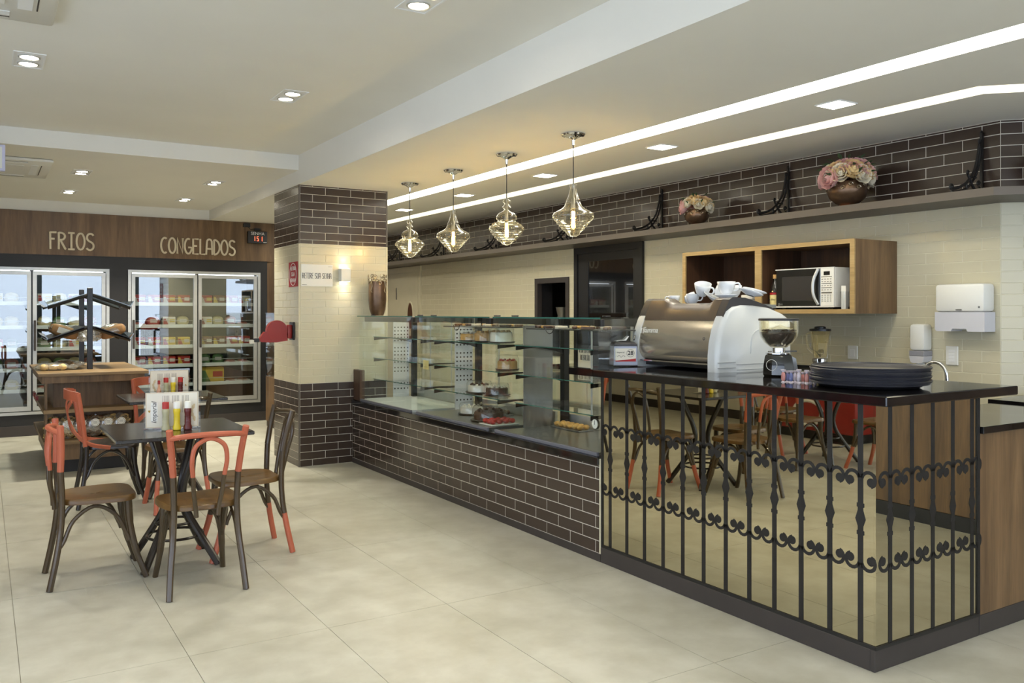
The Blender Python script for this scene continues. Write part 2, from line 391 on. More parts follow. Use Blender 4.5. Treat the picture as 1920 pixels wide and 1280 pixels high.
# ------------------------------------------------------------------ far wall with fridge openings
YF = 11.5
C1 = (-.335, 1.326); C2 = (1.537, 3.173); CZ = (.25, 1.985)
fw = MB(); fw.box(-2.7, YF, 2.14, 3.375, YF+.9, ZL); 
wf = struct(fw.build('wall_far', M_wood, smooth=0), 'wood-panelled fascia wall above the fridges', 'wall')
q = MB(); y1 = YF+.06
q.box(-2.7, YF+.01, .12, C1[0], y1, 2.14); q.box(C1[1], YF+.01, .12, C2[0], y1, 2.14); q.box(C2[1], YF+.01, .12, 3.27, y1, 2.14)
q.box(C1[0], YF+.01, CZ[1], C1[1], y1, 2.14); q.box(C2[0], YF+.01, CZ[1], C2[1], y1, 2.14); q.box(C1[0], YF+.01, .12, C1[1], y1, CZ[0]); q.box(C2[0], YF+.01, .12, C2[1], y1, CZ[0])
struct(q.build('wall_far_panels', M_black, smooth=0), 'matt black panelling around the glass-door fridges', 'wall')
struct(MB().box(-2.7, YF+.0, 0, 3.27, YF+.06, .12, .002).build('baseboard_far', M_plinth), 'charcoal skirting under the fridges', 'skirting')
q = MB(); q.box(3.24, YF+.02, 0, 3.27, 13.3, 2.14); q.box(2.4, 13.2, 0, 5.6, 13.3, 2.25); struct(q.build('wall_back', M_wood, smooth=0), 'wooden wall panel beyond the pillar', 'wall')
struct(MB().box(2.4, 13.2, 2.25, 5.6, 13.3, ZL).build('wall_back_upper', M_cream, smooth=0), 'cream strip of wall above the far wood panel', 'wall')
# ------------------------------------------------------------------ left wall and street front (behind the viewer)
M_wall = mat('painted_wall', S(226, 222, 210), .8, var=.02)
struct(MB().box(-2.8, 5.2, 0, -2.65, 13.3, 3.1).build('wall_left', M_wall, smooth=0), 'plain pale wall on the left side of the shop', 'wall')
struct(MB().box(-2.65, 5.2, 0, -2.63, YF, .12).build('baseboard_left', M_plinth, smooth=0), 'charcoal skirting along the left wall', 'skirting')
f = MB()
for x in (-3.6, -1.2, 1.4, 4.0, 6.6, 9.1): f.box(x-.06, -5.2, 0, x+.06, -5.05, 2.7)
f.box(-3.6, -5.2, 0, 9.2, -5.05, .14); f.box(-3.6, -5.2, 2.6, 9.2, -5.05, 3.1)
for y in (-5.1, -2.5, .1, 2.7, 5.2): f.box(-3.6, y-.06, 0, -3.46, y+.06, 2.7)
f.box(-3.6, -5.2, 0, -3.46, 5.2, .14); f.box(-3.6, -5.2, 2.6, -3.46, 5.2, 3.1); f.box(-3.6, 5.2, 0, -2.65, 5.3, 3.1)
struct(f.build('wall_front', M_black, smooth=0), 'dark framed glazed street front', 'wall')
struct(MB().box(9.2, -5.2, 0, 9.35, -.9, 3.1).build('wall_side', M_wall, smooth=0), 'plain pale side wall by the street front', 'wall')
g = MB(); g.box(-3.55, -5.13, .14, 9.1, -5.12, 2.6); g.box(-3.53, -5.1, .14, -3.52, 5.2, 2.6); struct(g.build('window_1', M_bglass, smooth=0), 'large street window panes', 'window')
# ------------------------------------------------------------------ stroke lettering (hand-drawn capitals)
def arc(cx, cy, rx, ry, a0, a1, n=10): return [(cx+rx*math.cos(math.radians(a0+(a1-a0)*i/n)), cy+ry*math.sin(math.radians(a0+(a1-a0)*i/n))) for i in range(n+1)]
GL = {  # strokes in a unit-high box, with advance width
 'F': ([[(.04, 0), (.03, 1)], [(.03, .97), (.3, .98)], [(.03, .6), (.22, .6)]], .36),
 'R': ([[(.03, 0), (.03, 1)], [(.03, .97)]+arc(.12, .76, .17, .21, 85, -85)+[(.03, .55)], [(.1, .55), (.3, .04), (.34, .02)]], .4),
 'I': ([[(.16, .02), (.16, .97)], [(.02, .98), (.3, .98)], [(.02, .02), (.3, .02)]], .36),
 'O': ([arc(.19, .5, .17, .48, 90, 450, 20)], .42),
 'S': ([arc(.19, .75, .15, .23, 30, 250, 10)+arc(.17, .25, .16, .24, 70, -150, 10)], .4),
 'C': ([arc(.2, .5, .18, .48, 60, 300, 16)], .38),
 'N': ([[(.03, 0), (.03, 1), (.3, .02), (.3, 1)]], .38),
 'G': ([arc(.2, .5, .18, .48, 65, 330, 16)+[(.36, .42), (.2, .42)]], .42),
 'E': ([[(.3, .02), (.03, .02), (.03, .98), (.3, .98)], [(.03, .53), (.22, .53)]], .36),
 'L': ([[(.03, 1), (.03, .02), (.28, .02)]], .32),
 'A': ([[(.02, 0)]+arc(.18, .8, .13, .2, 180, 0, 8)+[(.34, 0)], [(.05, .38), (.31, .38)]], .4),
 'D': ([[(.03, .02), (.03, .98)]+arc(.05, .5, .27, .48, 85, -85, 12)+[(.03, .02)]], .38),
 'T': ([[(.16, 0), (.16, 1)], [(0, .98), (.32, .98)]], .36),
 'U': ([[(.03, 1)]+arc(.18, .2, .15, .19, 180, 360, 8)+[(.33, 1)]], .4),
 'H': ([[(.03, 0), (.03, 1)], [(.3, 0), (.3, 1)], [(.03, .5), (.3, .5)]], .38),
 'B': ([[(.03, .02), (.03, .98)]+arc(.1, .76, .16, .22, 80, -80, 8)+[(.05, .53)]+arc(.1, .27, .2, .25, 80, -80, 8)+[(.03, .02)]], .38),
 'V': ([[(.0, 1), (.15, 0), (.3, 1)]], .34), 'P': ([[(.03, 0), (.03, .98)]+arc(.1, .74, .18, .24, 80, -80, 8)+[(.03, .5)]], .36),
 'K': ([[(.03, 0), (.03, 1)], [(.3, 1), (.05, .5), (.3, 0)]], .36), '*': ([[(.03, 0), (.03, .3)]], .2),
 'M': ([[(.02, 0), (.05, 1), (.2, .4), (.36, 1), (.39, 0)]], .46), ' ': ([], .26)}
def stroke_text(txt, h, r, wide=1.0, n=6, tilde=None, flat=None):
    """text in the x-z plane, starting at x=0, baseline z=0, facing -y"""
    mb = MB(); x = 0
    for i, ch in enumerate(txt):
        st, adv = GL[ch]
        for s_ in st: mb.tube([(x+a*h*wide, 0, b*h) for a, b in s_], r, n, flat=flat)
        if tilde == i: mb.tube([(x+a*h*wide, 0, (1.08+.05*math.sin(a*20))*h) for a in (.05, .1, .15, .2, .25, .3)], r, n)
        x += adv*h*wide
    return mb, x
def stroke_on(name, txt, h, r, wide, M, m, parent, tilde=None, fit=None):
    mb, x = stroke_text(txt, h, r, wide, tilde=tilde)
    if fit:
        mb, x = stroke_text(txt, h, r, wide*fit/x, tilde=tilde)
    mb.v = [tuple(M @ Vector(p)) for p in mb.v]
    return mb.build(name, m, parent)
def font_text(name, txt, size, m, parent, M, extr=.0006, align='CENTER', shear=0, bold=0):
    """plain printed lettering as flat mesh; text lies in local x-z facing -y after M"""
    cu = bpy.data.curves.new(name, 'FONT'); cu.body = txt; cu.size = size; cu.extrude = extr; cu.align_x = align; cu.align_y = 'CENTER'; cu.shear = shear; cu.offset = bold; cu.resolution_u = 3
    o = bpy.data.objects.new(name, cu); me = bpy.data.meshes.new_from_object(o); bpy.data.objects.remove(o); bpy.data.curves.remove(cu)
    me.transform(M @ Matrix.Rotation(PI/2, 4, 'X')); me.materials.clear(); me.materials.append(m); me.name = name
    return link(name, me, parent)
T = Matrix.Translation
FACEX = Matrix.Rotation(-PI/2, 4, 'Z')      # turns a face that looks to -y into one that looks to -x

# ------------------------------------------------------------------ coffee bar with bronze mirror and ironwork
BX, BY0, BY1, BX1 = 3.05, 2.133, 3.92, 3.80
M_mirror = mat('bronze_mirror', (.63, .58, .43, 1), .012, metal=1, var=.01)
bar = thing('coffee_bar', 'L-shaped coffee bar clad in bronze mirror with black ironwork grille', 'bar', (BX, BY0, 0))
def rel(mb): mb.M = T((-BX, -BY0, 0)); return mb
rel(MB()).box(BX+.02, BY0+.02, .0, BX1, BY1, 1.076).build('carcass', M_black, bar, 0)
rel(MB()).box(BX-.002, BY0-.002, 0, BX1, BY0+.02, .088, .002).build('plinth', M_plinth, bar)
rel(MB()).box(BX-.002, BY0+.0201, 0, BX+.02, BY1, .088, .002).build('plinth', M_plinth, bar)
rel(MB()).box(BX+.006, BY0+.008, .103, BX+.0195, BY1, 1.076).build('mirror_panel', M_mirror, bar, 0)
rel(MB()).box(BX+.0065, BY0+.0, .103, BX1, BY0+.0195, 1.076).build('mirror_panel', M_mirror, bar, 0)
# black border
for a in ((BX, BY0+.001, .0885, BX+.0055, BY1, .103), (BX, BY1-.014, .1035, BX+.0055, BY1, 1.076)): rel(MB()).box(*a).build('border_strip', M_iron, bar, 0)
for a in ((BX+.001, BY0-.006, .0885, BX1, BY0-.0005, .103), (BX1-.018, BY0-.006, .1035, BX1, BY0-.0005, 1.076)): rel(MB()).box(*a).build('border_strip', M_iron, bar, 0)
def scroll_mesh(up):
    """flat C-scroll pair beside a bar: local u (along), z; up=+1 bowl below, -1 arch above"""
    q = MB()
    for sx in (-1, 1):
        pts = []
        for i in range(13):
            a = math.radians(190+i*20); r_ = .034-.0006*i
            pts.append((sx*(.0395+r_*math.cos(a)), 0, up*r_*math.sin(a)))
        B = []
        for i, p in enumerate(pts):
            a_, b_ = Vector(pts[max(i-1, 0)]), Vector(pts[min(i+1, len(pts)-1)]); tt = (b_-a_).normalized(); nn = Vector((tt.z, 0, -tt.x))
            for w_, y_ in ((-.0072, -1), (.0072, -1), (.0072, 1), (-.0072, 1)): B.append(tuple(Vector(p)+nn*w_+Vector((0, y_*.0008, 0))))
        m_ = len(pts); q.add(B, [(i*4+k, i*4+(k+1) % 4, i*4+4+(k+1) % 4, i*4+4+k) for i in range(m_-1) for k in range(4)]+[(0, 1, 2, 3), (m_*4-1, m_*4-2, m_*4-3, m_*4-4)])
        n = 14; cx, cz = sx*.0485, up*.008
        v = [(cx+.0185*math.cos(2*PI*k/n), s_*.0009, cz+.0185*math.sin(2*PI*k/n)) for s_ in (-1, 1) for k in range(n)]
        q.add(v, [tuple(range(n)), tuple(range(2*n-1, n-1, -1))]+[(k, k+n, (k+1) % n+n, (k+1) % n) for k in range(n)])
    me = q.mesh('scroll'); me.materials.append(M_iron); return me
SC_LO, SC_HI = scroll_mesh(1), scroll_mesh(-1)
def baluster_mesh():
    q = MB(); 
    prof = [(.0122, .1035), (.0122, .54), (.017, .54), (.017, .556), (.0122, .558), (.0125, .575), (.024, .605), (.0125, .64), (.0122, .652), (.017, .654), (.017, .67), (.0122, .67), (.0122, 1.074)]
    poly = [(a, z) for a, z in prof]+[(-a, z) for a, z in prof[::-1]]
    n = len(prof); v = [(a, s_*.0008, z) for s_ in (-1, 1) for a, z in prof]+[(-a, s_*.0008, z) for s_ in (-1, 1) for a, z in prof]
    f = []
    for i in range(n-1):
        a, b, c, d_ = i, i+1, 2*n+i+1, 2*n+i
        f += [(a, d_, c, b), (n+a, n+b, n+c, n+d_), (a, b, n+b, n+a), (2*n+i, 3*n+i, 3*n+i+1, 2*n+i+1)]
    q.add(v, f); me = q.mesh('grille_bar'); me.materials.append(M_iron); return me
BAL = baluster_mesh()
for k in range(12):
    y = 2.203+.1489*k-BY0
    for nm, me, z in (('grille_bar', BAL, 0), ('scroll', SC_LO, .432), ('scroll', SC_HI, .768)):
        o = link(nm, me, bar, (.0052, y, z)); o.rotation_euler = (0, 0, PI/2)
for k in range(5):
    x = 3.15+.1487*k-BX
    for nm, me, z in (('grille_bar', BAL, 0), ('scroll', SC_LO, .432), ('scroll', SC_HI, .768)): link(nm, me, bar, (x, -.0009, z))
# worktops
tag(MB().box(3.022, 2.062, 1.0775, 3.995, 3.962, 1.118, .004).box(3.022, 3.9615, 1.0775, 3.058, 4.2, 1.118).box(3.45, 3.9615, 1.0775, 3.995, 4.16, 1.118).build('bar_worktop', M_granite), 'polished black granite worktop on the mirrored bar', 'worktop')
c = thing('low_cabinet', 'oak low cabinet at the right end of the bar', 'cabinet', (BX1, BY0, 0))
q = MB(); q.box(.004, .0, .09, 1.05, .5, .905); q.build('wood_panel', M_wood, c, 0); MB().box(.004, -.002, 0, 1.05, .5, .088, .002).build('plinth', M_plinth, c)
MB().box(.003, -.02, .906, 1.08, .52, .938, .003).build('worktop', M_granite, c)
# counter beyond, along the angled corner
c = thing('corner_counter', 'cream counter with thick black top under the angled tiled wall', 'counter', (4.94, 2.72, 0))
MB().prism([(.05, -.02), (.05, -.95), (1.1, -.95), (.38, -.02)], 0, .9).build('carcass', M_cream, c, 0)
MB().prism([(0, 0), (0, -1.0), (1.25, -1.0), (.42, 0)], .9, .95).build('worktop', M_granite, c, 0)
# wood-clad cash desk reflected in the end mirror
c = thing('cash_desk', 'oak panelled cash desk off to the right, seen in the mirror', 'desk', (5.5, .0, 0))
MB().box(0, -2.2, .1, .5, 1.35, 1.15, .004).build('wood_panel', M_wood, c); MB().box(-.004, -2.2, 0, .5, 1.355, .1).build('plinth', M_black, c, 0)
MB().box(-.03, -2.22, 1.15, .53, 1.38, 1.19, .004).build('desk_top', M_granite, c)

# ------------------------------------------------------------------ tiled base of the display counter
VX, VY0, VY1 = 3.05, 3.93, 7.826
vb = thing('display_counter', 'long dark brick-tiled counter base under the glass cases', 'counter', (VX, VY0, 0))
q = MB().box(.0013, 0, .045, .7, VY1-VY0, .562); q.build('tile_backing', M_grout, vb, 0)
MB().box(-.003, -.006, 0, .7, VY1-VY0, .047, .001).build('plinth', M_plinth, vb)
MB().box(-.003, -.011, .048, .03, -.0005, .6).build('end_trim', M_cream, vb, 0)
tiles(vb, (.007, 0), (-1, 0), .004, VY1-VY0-.002, .048, .562, .119-PZ*3, 4.224-VY0, M_dtile, limit=300)
tag(MB().box(3.035, 3.93, .563, 3.78, 7.826, .606, .003).build('counter_ledge', M_granite), 'black stone ledge between the brick base and the glass cases', 'ledge')
tag(MB().box(3.06, 7.66, .6075, 3.11, 7.824, .9, .002).build('wood_block', M_wdark), 'brown wooden end piece between pillar and first glass case', 'panel')

# ------------------------------------------------------------------ three glass display cases
M_perf = mat('white_perforated_steel', S(206, 210, 212), .4, var=.03)
M_hole = mat('dark_hole', S(25, 25, 25), .8)
M_gray = mat('slate_grey_rail', S(112, 112, 120), .45, var=.04)
M_sash = mat('dark_grey_rail', S(66, 66, 64), .4, var=.05)
def display_case(y0, L_, label, style):
    t = thing('glass_display_case', label, 'display case', (3.07, y0, .606), 0, 'glass display cases on the brick counter')
    H = .812; D = .62
    MB().box(0, .0, .02, .006, L_, H-.006).build('front_pane', M_bglass, t, 0)
    sk = .16 if style == 2 else 0; pp = lambda o, a=0.: [(-.004+a, -.03+o), (.345, -.03+o+sk), (D, -.03+o+sk), (D, L_+.03-o), (-.004+a, L_+.03-o)]
    MB().prism([(.008, 0), (.34, sk), (D, sk), (D, sk+.006), (.338, sk+.006), (.008, .006)], .02, H-.006).build('side_pane', M_bglass, t, 0)
    MB().box(.008, L_-.006, .02, D, L_, H-.006).build('side_pane', M_bglass, t, 0)
    MB().prism(pp(0), H-.005, H+.003).build('top_pane', M_bglass, t, 0)
    MB().box(-.005, -.03, H-.006, -.004, L_+.03, H+.003).build('glass_edge', M_gedge, t, 0)
    MB().box(-.008, 0, 0, .012, L_, .022, .002).build('bottom_rail', M_gray, t)
    MB().prism(pp(.04, .02), 0, .018).build('deck', M_steel if style != 0 else M_perf, t, 0)
    MB().box(D-.03, sk+.01, H-.06, D, L_, H-.008).build('rear_rail', M_sash, t, 0)
    MB().box(D-.025, sk+.01, .02, D-.005, L_, .1).build('rear_sill', M_alu, t, 0)
    for yy in (.35, .72): MB().box(D-.02, L_*yy, .1, D-.012, L_*yy+.012, H-.06).build('sliding_door_edge', M_alu, t, 0)
    MB().box(D-.018, sk+.02, .1, D-.014, L_-.02, H-.06).build('sliding_door', M_bglass, t, 0)
    for yy in (.05, L_-.09): MB().box(.1, yy, H+.0035, .14, yy+.04, H+.014, .003).build('pane_clamp', M_blackm, t)
    MB().box(.002, -.028, H-.05, .03, .035, H-.007, .002).build('corner_clamp', M_blackm, t)
    MB().box(.53, L_-.09, .02, .575, L_-.04, H-.01).build('column', M_blackm, t, 0)
    MB().box(.53, sk+.04, .02, .575, sk+.09, H-.01).build('column', M_blackm, t, 0)
    for i, z in enumerate((.205, .405, .61)):
        s_ = MB().box(.13, sk+.05, z, .52, L_-.05, z+.006).build('shelf', M_bglass, t, 0)
        MB().box(.128, sk+.05, z, .13, L_-.05, z+.006).build('front_edge', M_gedge, s_, 0)
        for yy in (sk+.07, L_-.075):
            MB().prism([(.125, z-.03), (.125, z-.001), (.54, z-.001), (.54, z-.07), (.47, z-.045), (.3, z-.014)], yy, yy+.006, 'y').build('shelf_arm', M_blackm, t, 0)
    # panel at the far end: perforated air duct or plain steel
    if style != 2:
        pnl = MB().box(.345, L_-.03, .02, .515, L_-.02, H-.06).build('air_panel', M_perf, t, 0)
        h = MB()
        for g0, rows in ((.1, 1), (.16, 1), (.27, 2), (.36, 1), (.43, 3), (.57, 1), (.63, 3)):
            for r_ in range(rows):
                for c_ in range(5):
                    x = .362+.034*c_; z = g0+.035*r_; n = 10
                    h.add([(x+.0075*math.cos(2*PI*k/n), L_-.0305, z+.0075*math.sin(2*PI*k/n)) for k in range(n)], [tuple(range(n))])
        tag(h.build('air_hole', M_hole, pnl, 0), kind='stuff')
    else:
        MB().box(.22, L_-.03, .02, .47, L_-.02, H-.06).build('air_panel', M_steel, t, 0)
    if style == 0: MB().box(.05, .02, H-.052, .085, L_-.02, H-.008).build('top_rail', M_sash, t, 0)
    if style != 0:
        MB().tube([(.06, L_*.5+.05*math.cos(a), H-.055+.05*math.sin(a)) for a in [PI*(1.05+.9*i/10) for i in range(11)]], .003, 6).build('cable', M_blackm, t)
    return t
case1 = display_case(6.54, 1.17, 'empty glass display case beside the tiled pillar', 0)
case2 = display_case(5.255, 1.17, 'middle glass display case filled with cakes under domes', 1)
case3 = display_case(3.975, 1.175, 'nearest glass display case, next to the mirrored bar', 2)
# thermometer on the near case
t = thing('dial_thermometer', 'small round white thermometer inside the nearest glass case', 'thermometer', (3.085, 4.02, .79))
MB().tube([(0, 0, 0), (.012, 0, 0)], .032, 20).build('rim', M_blackm, t); MB().tube([(-.003, 0, 0), (-.0005, 0, 0)], .028, 20).build('face', M_white, t); MB().box(-.0045, -.002, -.004, -.0035, .002, .022).build('hand', M_ink, t, 0)

# ------------------------------------------------------------------ second glass counter behind the pillar
t = thing('oak_glass_counter', 'oak-fronted glass counter standing behind the pillar', 'counter', (3.09, 8.66, 0))
MB().box(0, 0, .07, .6, 2.28, .635, .002).build('oak_front', M_wood, t); MB().box(.01, 0, 0, .6, 2.275, .07).build('plinth', M_plinth, t, 0)
MB().box(.0, 0, .64, .006, 2.28, 1.44).build('front_pane', M_bglass, t, 0); MB().box(.007, 2.274, .64, .55, 2.28, 1.44).build('side_pane', M_bglass, t, 0); MB().box(-.004, 0, 1.441, .56, 2.285, 1.45).build('top_pane', M_bglass, t, 0)
for z in (.85, 1.04, 1.22): MB().box(.1, .02, z, .5, 2.26, z+.008).build('shelf', M_bglass, t, 0); MB().box(.095, .02, z-.004, .0995, 2.26, z+.012).build('shelf_edge', M_alu, t, 0)
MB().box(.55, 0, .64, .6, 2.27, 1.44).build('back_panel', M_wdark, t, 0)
# ------------------------------------------------------------------ bentwood chairs
def chair(label, style, loc, rz, group='bentwood chairs around the tables', ln=0.):
    """faces +y; origin at floor under the seat centre"""
    t = thing('bentwood_chair', label, 'chair', loc, rz, group)
    body = {'black': M_seatd}.get(style, M_brown)
    top = {'orange': M_orange, 'black': M_orange, 'red': M_orange}.get(style, M_brown)
    foot = M_orange if style == 'brown' else None
    split = .46 if style in ('black', 'red') else .615
    # seat
    q = MB(); n = 36; rings = []
    for k in range(n):
        a = 2*PI*k/n; ca, sa = math.cos(a), math.sin(a)
        e = .48; x = math.copysign(abs(ca)**e, ca); y = math.copysign(abs(sa)**e, sa)
        w = .203+.008*y if y > 0 else .203+.035*y
        rings.append((x*w, y*.19+.005))
    lv = [(.92, .425), (1, .432), (1, .452), (.97, .457), (.75, .453), (.4, .448), (.0, .447)]
    v = [(x*s_, y*s_, z+(.006*abs(x)/.195 if s_ < 1 else 0)) for s_, z in lv for x, y in rings]
    f = [(i*n+k, i*n+(k+1) % n, (i+1)*n+(k+1) % n, (i+1)*n+k) for i in range(len(lv)-1) for k in range(n)]+[tuple(range(n))[::-1]]
    q.add(v, f); q.build('seat', {'black': M_seatd}.get(style, M_seat), t, 40)
    def leg(pts, r, name='leg'):
        P = curve(pts, 5)
        if foot and name == 'leg':
            cut = .21; lowp = [p for p in P if p.z <= cut]; hi = [p for p in P if p.z >= cut]
            if lowp[0].z > lowp[-1].z: lowp = [hi[-1]]+lowp
            else: lowp = lowp+[hi[0]]
            o = MB().tube(hi, r, 10).build('leg', body, t); MB().tube(lowp, r*1.03, 10).build('painted_foot', foot, o); return o
        return MB().tube(P, r, 10).build(name, body, t)
    for s_ in (-1, 1):
        low = [(s_*.19, -.235, .002), (s_*.178, -.205, .15), (s_*.163, -.182, .3), (s_*.157, -.175, .45), (s_*.162, -.182, split)]
        leg(low, .0165)
        MB().tube(curve([(s_*.162, -.182, split), (s_*.174, -.205+ln*.5, split+(.855-split)*.5), (s_*.19, -.235+ln, .858)], 5), .0172, 10).build('back_post', top, t)
        leg([(s_*.15, .145, .43), (s_*.152, .155, .3), (s_*.163, .185, .15), (s_*.18, .235, .002)], [.021]*5+[.018]*6+[.0155]*5 if not foot else .0175)
        # side arch brace
        P = [(s_*.168, -.19, .21), (s_*.166, -.165, .25), (s_*.16, -.12, .35), (s_*.157, -.02, .415), (s_*.157, .08, .36), (s_*.158, .135, .25), (s_*.16, .15, .21)]
        MB().tube(curve(P, 4), .011, 8).build('arch_brace', body, t)
    P = [(-.15, .165, .22), (-.125, .16, .32), (-.07, .15, .4), (0, .145, .415), (.07, .15, .4), (.125, .16, .32), (.15, .165, .22)]
    MB().tube(curve(P, 4), .011, 8).build('arch_brace', body, t)
    if style in ('orange', 'brown'):
        # bowed top rail and hoop
        P = [(-.186, -.228+ln, .815), (-.12, -.262+ln, .826), (0, -.282+ln, .832), (.12, -.262+ln, .826), (.186, -.228+ln, .815)]
        MB().tube(curve(P, 5), .0145, 10).build('top_rail', top, t)
        arch_ = [(-.078, -.24+ln*.3, split), (-.086, -.262+ln*.6, .7), (-.068, -.272+ln*.9, .775), (0, -.276+ln, .81), (.068, -.272+ln*.9, .775), (.086, -.262+ln*.6, .7), (.078, -.24+ln*.3, split)]
        MB().tube(curve(arch_, 6), .0118, 10).build('back_hoop', top, t)
        for s_ in (-1, 1): MB().tube(curve([(s_*.078, -.24+ln*.3, split), (s_*.07, -.222, .53), (s_*.058, -.207, .45), (s_*.054, -.204, .4)], 4), .0118, 10).build('hoop_leg', body, t)
    else:
        # cross back: wide bent rail and two crossing bands
        def ribbon(P, hw, th, name):
            P = [Vector(p) for p in P]; q = MB(); v = []
            for i, p in enumerate(P):
                tt = (P[min(i+1, len(P)-1)]-P[max(i-1, 0)]).normalized(); out = Vector((p.x*.35, -1, 0)).normalized(); side = tt.cross(out).normalized(); nn = side.cross(tt).normalized()
                for a, b in ((-hw, -th), (hw, -th), (hw, th), (-hw, th)): v.append(p+side*a+nn*b)
            m_ = len(P); f = [(i*4+k, i*4+(k+1) % 4, i*4+4+(k+1) % 4, i*4+4+k) for i in range(m_-1) for k in range(4)]+[(3, 2, 1, 0), (m_*4-4, m_*4-3, m_*4-2, m_*4-1)]
            q.add(v, f); return q.build(name, top, t, 50)
        ribbon(curve([(-.19, -.235, .83), (-.13, -.285, .84), (0, -.31, .845), (.13, -.285, .84), (.19, -.235, .83)], 5), .036, .006, 'top_rail')
        for s_, o_ in ((-1, 0), (1, .006)):
            ribbon(curve([(s_*.165, -.268-o_, .80), (s_*.11, -.29-o_, .74), (0, -.275-o_, .63), (-s_*.11, -.23-o_, .535), (-s_*.185, -.15, .475), (-s_*.212, -.02, .445)], 5), .017, .0045, 'cross_band')
    return t
chair('bentwood chair with coral hoop back, its back turned to the viewer at the near table', 'orange', (.985, 4.76, 0), 0)
chair('bentwood chair with coral hoop back and tan seat at the left side of near table', 'orange', (.53, 5.205, 0), -PI/2, ln=.05)
chair('dark brown bentwood chair with coral feet at the right side of near table', 'brown', (1.36, 5.262, 0), PI/2)
chair('black chair with coral cross back between the bread rack and the second table', 'black', (.83, 7.165, 0), -PI/2)
chair('brown bentwood chair with coral feet tucked between the two tables', 'brown', (1.235, 6.74, 0), .03)
chair('coral-backed chair at the far side of the second table, facing the viewer', 'red', (1.31, 7.86, 0), PI)
# set further left, visible in the bar mirror
chair('coral-backed chair beside the unseen left table, seen in the mirror', 'orange', (-.45, 5.42, 0), PI/2, 'chairs of the left table')
chair('brown chair on the near side of the left table, seen in the mirror', 'brown', (-.9, 4.85, 0), 0, 'chairs of the left table')
chair('brown chair on the far side of the left table, seen in the mirror', 'brown', (-.9, 6.05, 0), PI, 'chairs of the left table')

def cafe_table(label, loc):
    t = thing('cafe_table', label, 'table', loc, 0, 'square cafe tables')
    MB().box(-.361, -.368, .756, .361, .368, .778, .004).build('table_top', M_table, t)
    MB().box(-.14, -.14, .738, .14, .14, .7555).build('mounting_plate', M_blackm, t, 0)
    for sx in (-1, 1):
        for sy in (-1, 1):
            P = [(sx*.12, sy*.12, .738), (sx*.085, sy*.085, .62), (sx*.05, sy*.05, .5), (sx*.036, sy*.036, .4), (sx*.055, sy*.055, .3), (sx*.11, sy*.11, .18), (sx*.2, sy*.2, .004)]
            MB().tube(curve(P, 4), .0205, 10).build('leg', M_seatd, t)
    for z, r in ((.16, .152), (.235, .105)): MB().tube([(r*math.cos(2*PI*k/24), r*math.sin(2*PI*k/24), z) for k in range(24)], .008, 6, closed=True).build('ring', M_seatd, t)
    return t
cafe_table('black square cafe table in front, with menu and three sauce bottles', (.955, 5.25, 0))
cafe_table('black square cafe table behind, with menu and four sauce bottles', (1.295, 7.29, 0))
cafe_table('black cafe table out of view on the left, seen in the mirror', (-.9, 5.42, 0))

# ------------------------------------------------------------------ menus and bottles
def menu(label, loc, rz, flip=False):
    t = thing('menu_stand', label, 'menu', loc, rz, 'acrylic menu stands')
    MB().box(-.153, -.004, .0, .153, .004, .226, .001).build('acrylic_holder', M_acryl, t); MB().box(-.153, .0045, 0, .153, .05, .004).build('holder_foot', M_acryl, t, 0)
    c = MB().box(-.142, -.0055, .012, .142, -.0042, .214).build('menu_card', M_paper, t, 0)
    M_bord = mat('beige_print', S(205, 186, 150), .6)
    q = MB()
    for a in ((-.139, .015, .139, .0175), (-.139, .209, .139, .2115), (-.139, .015, -.1365, .2115), (.1365, .015, .139, .2115)): q.box(a[0], -.0062, a[1], a[2], -.0056, a[3])
    q.build('printed_border', M_bord, c, 0)
    s_ = -1 if flip else 1; rot = Matrix.Rotation(-s_*PI/2, 4, 'Y')
    MB().box(-.096*s_-.018, -.0062, .05, -.096*s_+.018, -.0057, .155, .0002).build('logo_panel', M_white, c)
    font_text('logo_lettering', 'Imperial', .038, M_ink, c, T((-.096*s_, -.0066, .1)) @ rot, .0003, shear=.25)
    q = MB()
    for k in range(6): a = -.5+k*.2+(0 if not flip else PI); q.tube([(-.122*s_, -.006, .1), (-.122*s_+.014*math.cos(a+PI/2), -.006, .1+.014*math.sin(a+PI/2))], .0008, 4)
    q.build('gold_emblem', M_gold, c)
    M_txt = mat('grey_small_print', S(120, 112, 105), .6); q = MB()
    random.seed(3)
    for col in range(3):
        for ln in range(5):
            x = -.05*s_+s_*(col*.052+ln*.008); h_ = random.uniform(.04, .1); z1 = .195 if not flip else .19
            q.box(x-.0012, -.0061, z1-h_, x+.0012, -.0057, z1)
    q.build('menu_lines', M_txt, c, 0)
    q = MB()
    for k in range(9): a = k*.7; q.ball((.112*s_+.008*math.cos(a), -.006, .05+.012*k*.9), .006+.003*(k % 2), 8, 4, (1, .06, 1.3))
    q.build('leaf_ornament', M_bord, c)
    return t
menu('printed menu in acrylic stand on the near table', (.93, 5.2, .778), -.17)
menu('printed menu in acrylic stand on the table behind', (1.262, 7.18, .778), -.05, True)
M_mus = mat('yellow_mustard', S(222, 196, 40), .35, var=.05); M_ket = mat('dark_red_ketchup', S(92, 22, 20), .3, var=.1); M_mayo = mat('pale_dressing', S(176, 172, 140), .3, var=.08)
M_green = mat('green_label', S(40, 110, 70), .5); M_pinkish = mat('pale_pepper_sauce', S(214, 160, 130), .4)
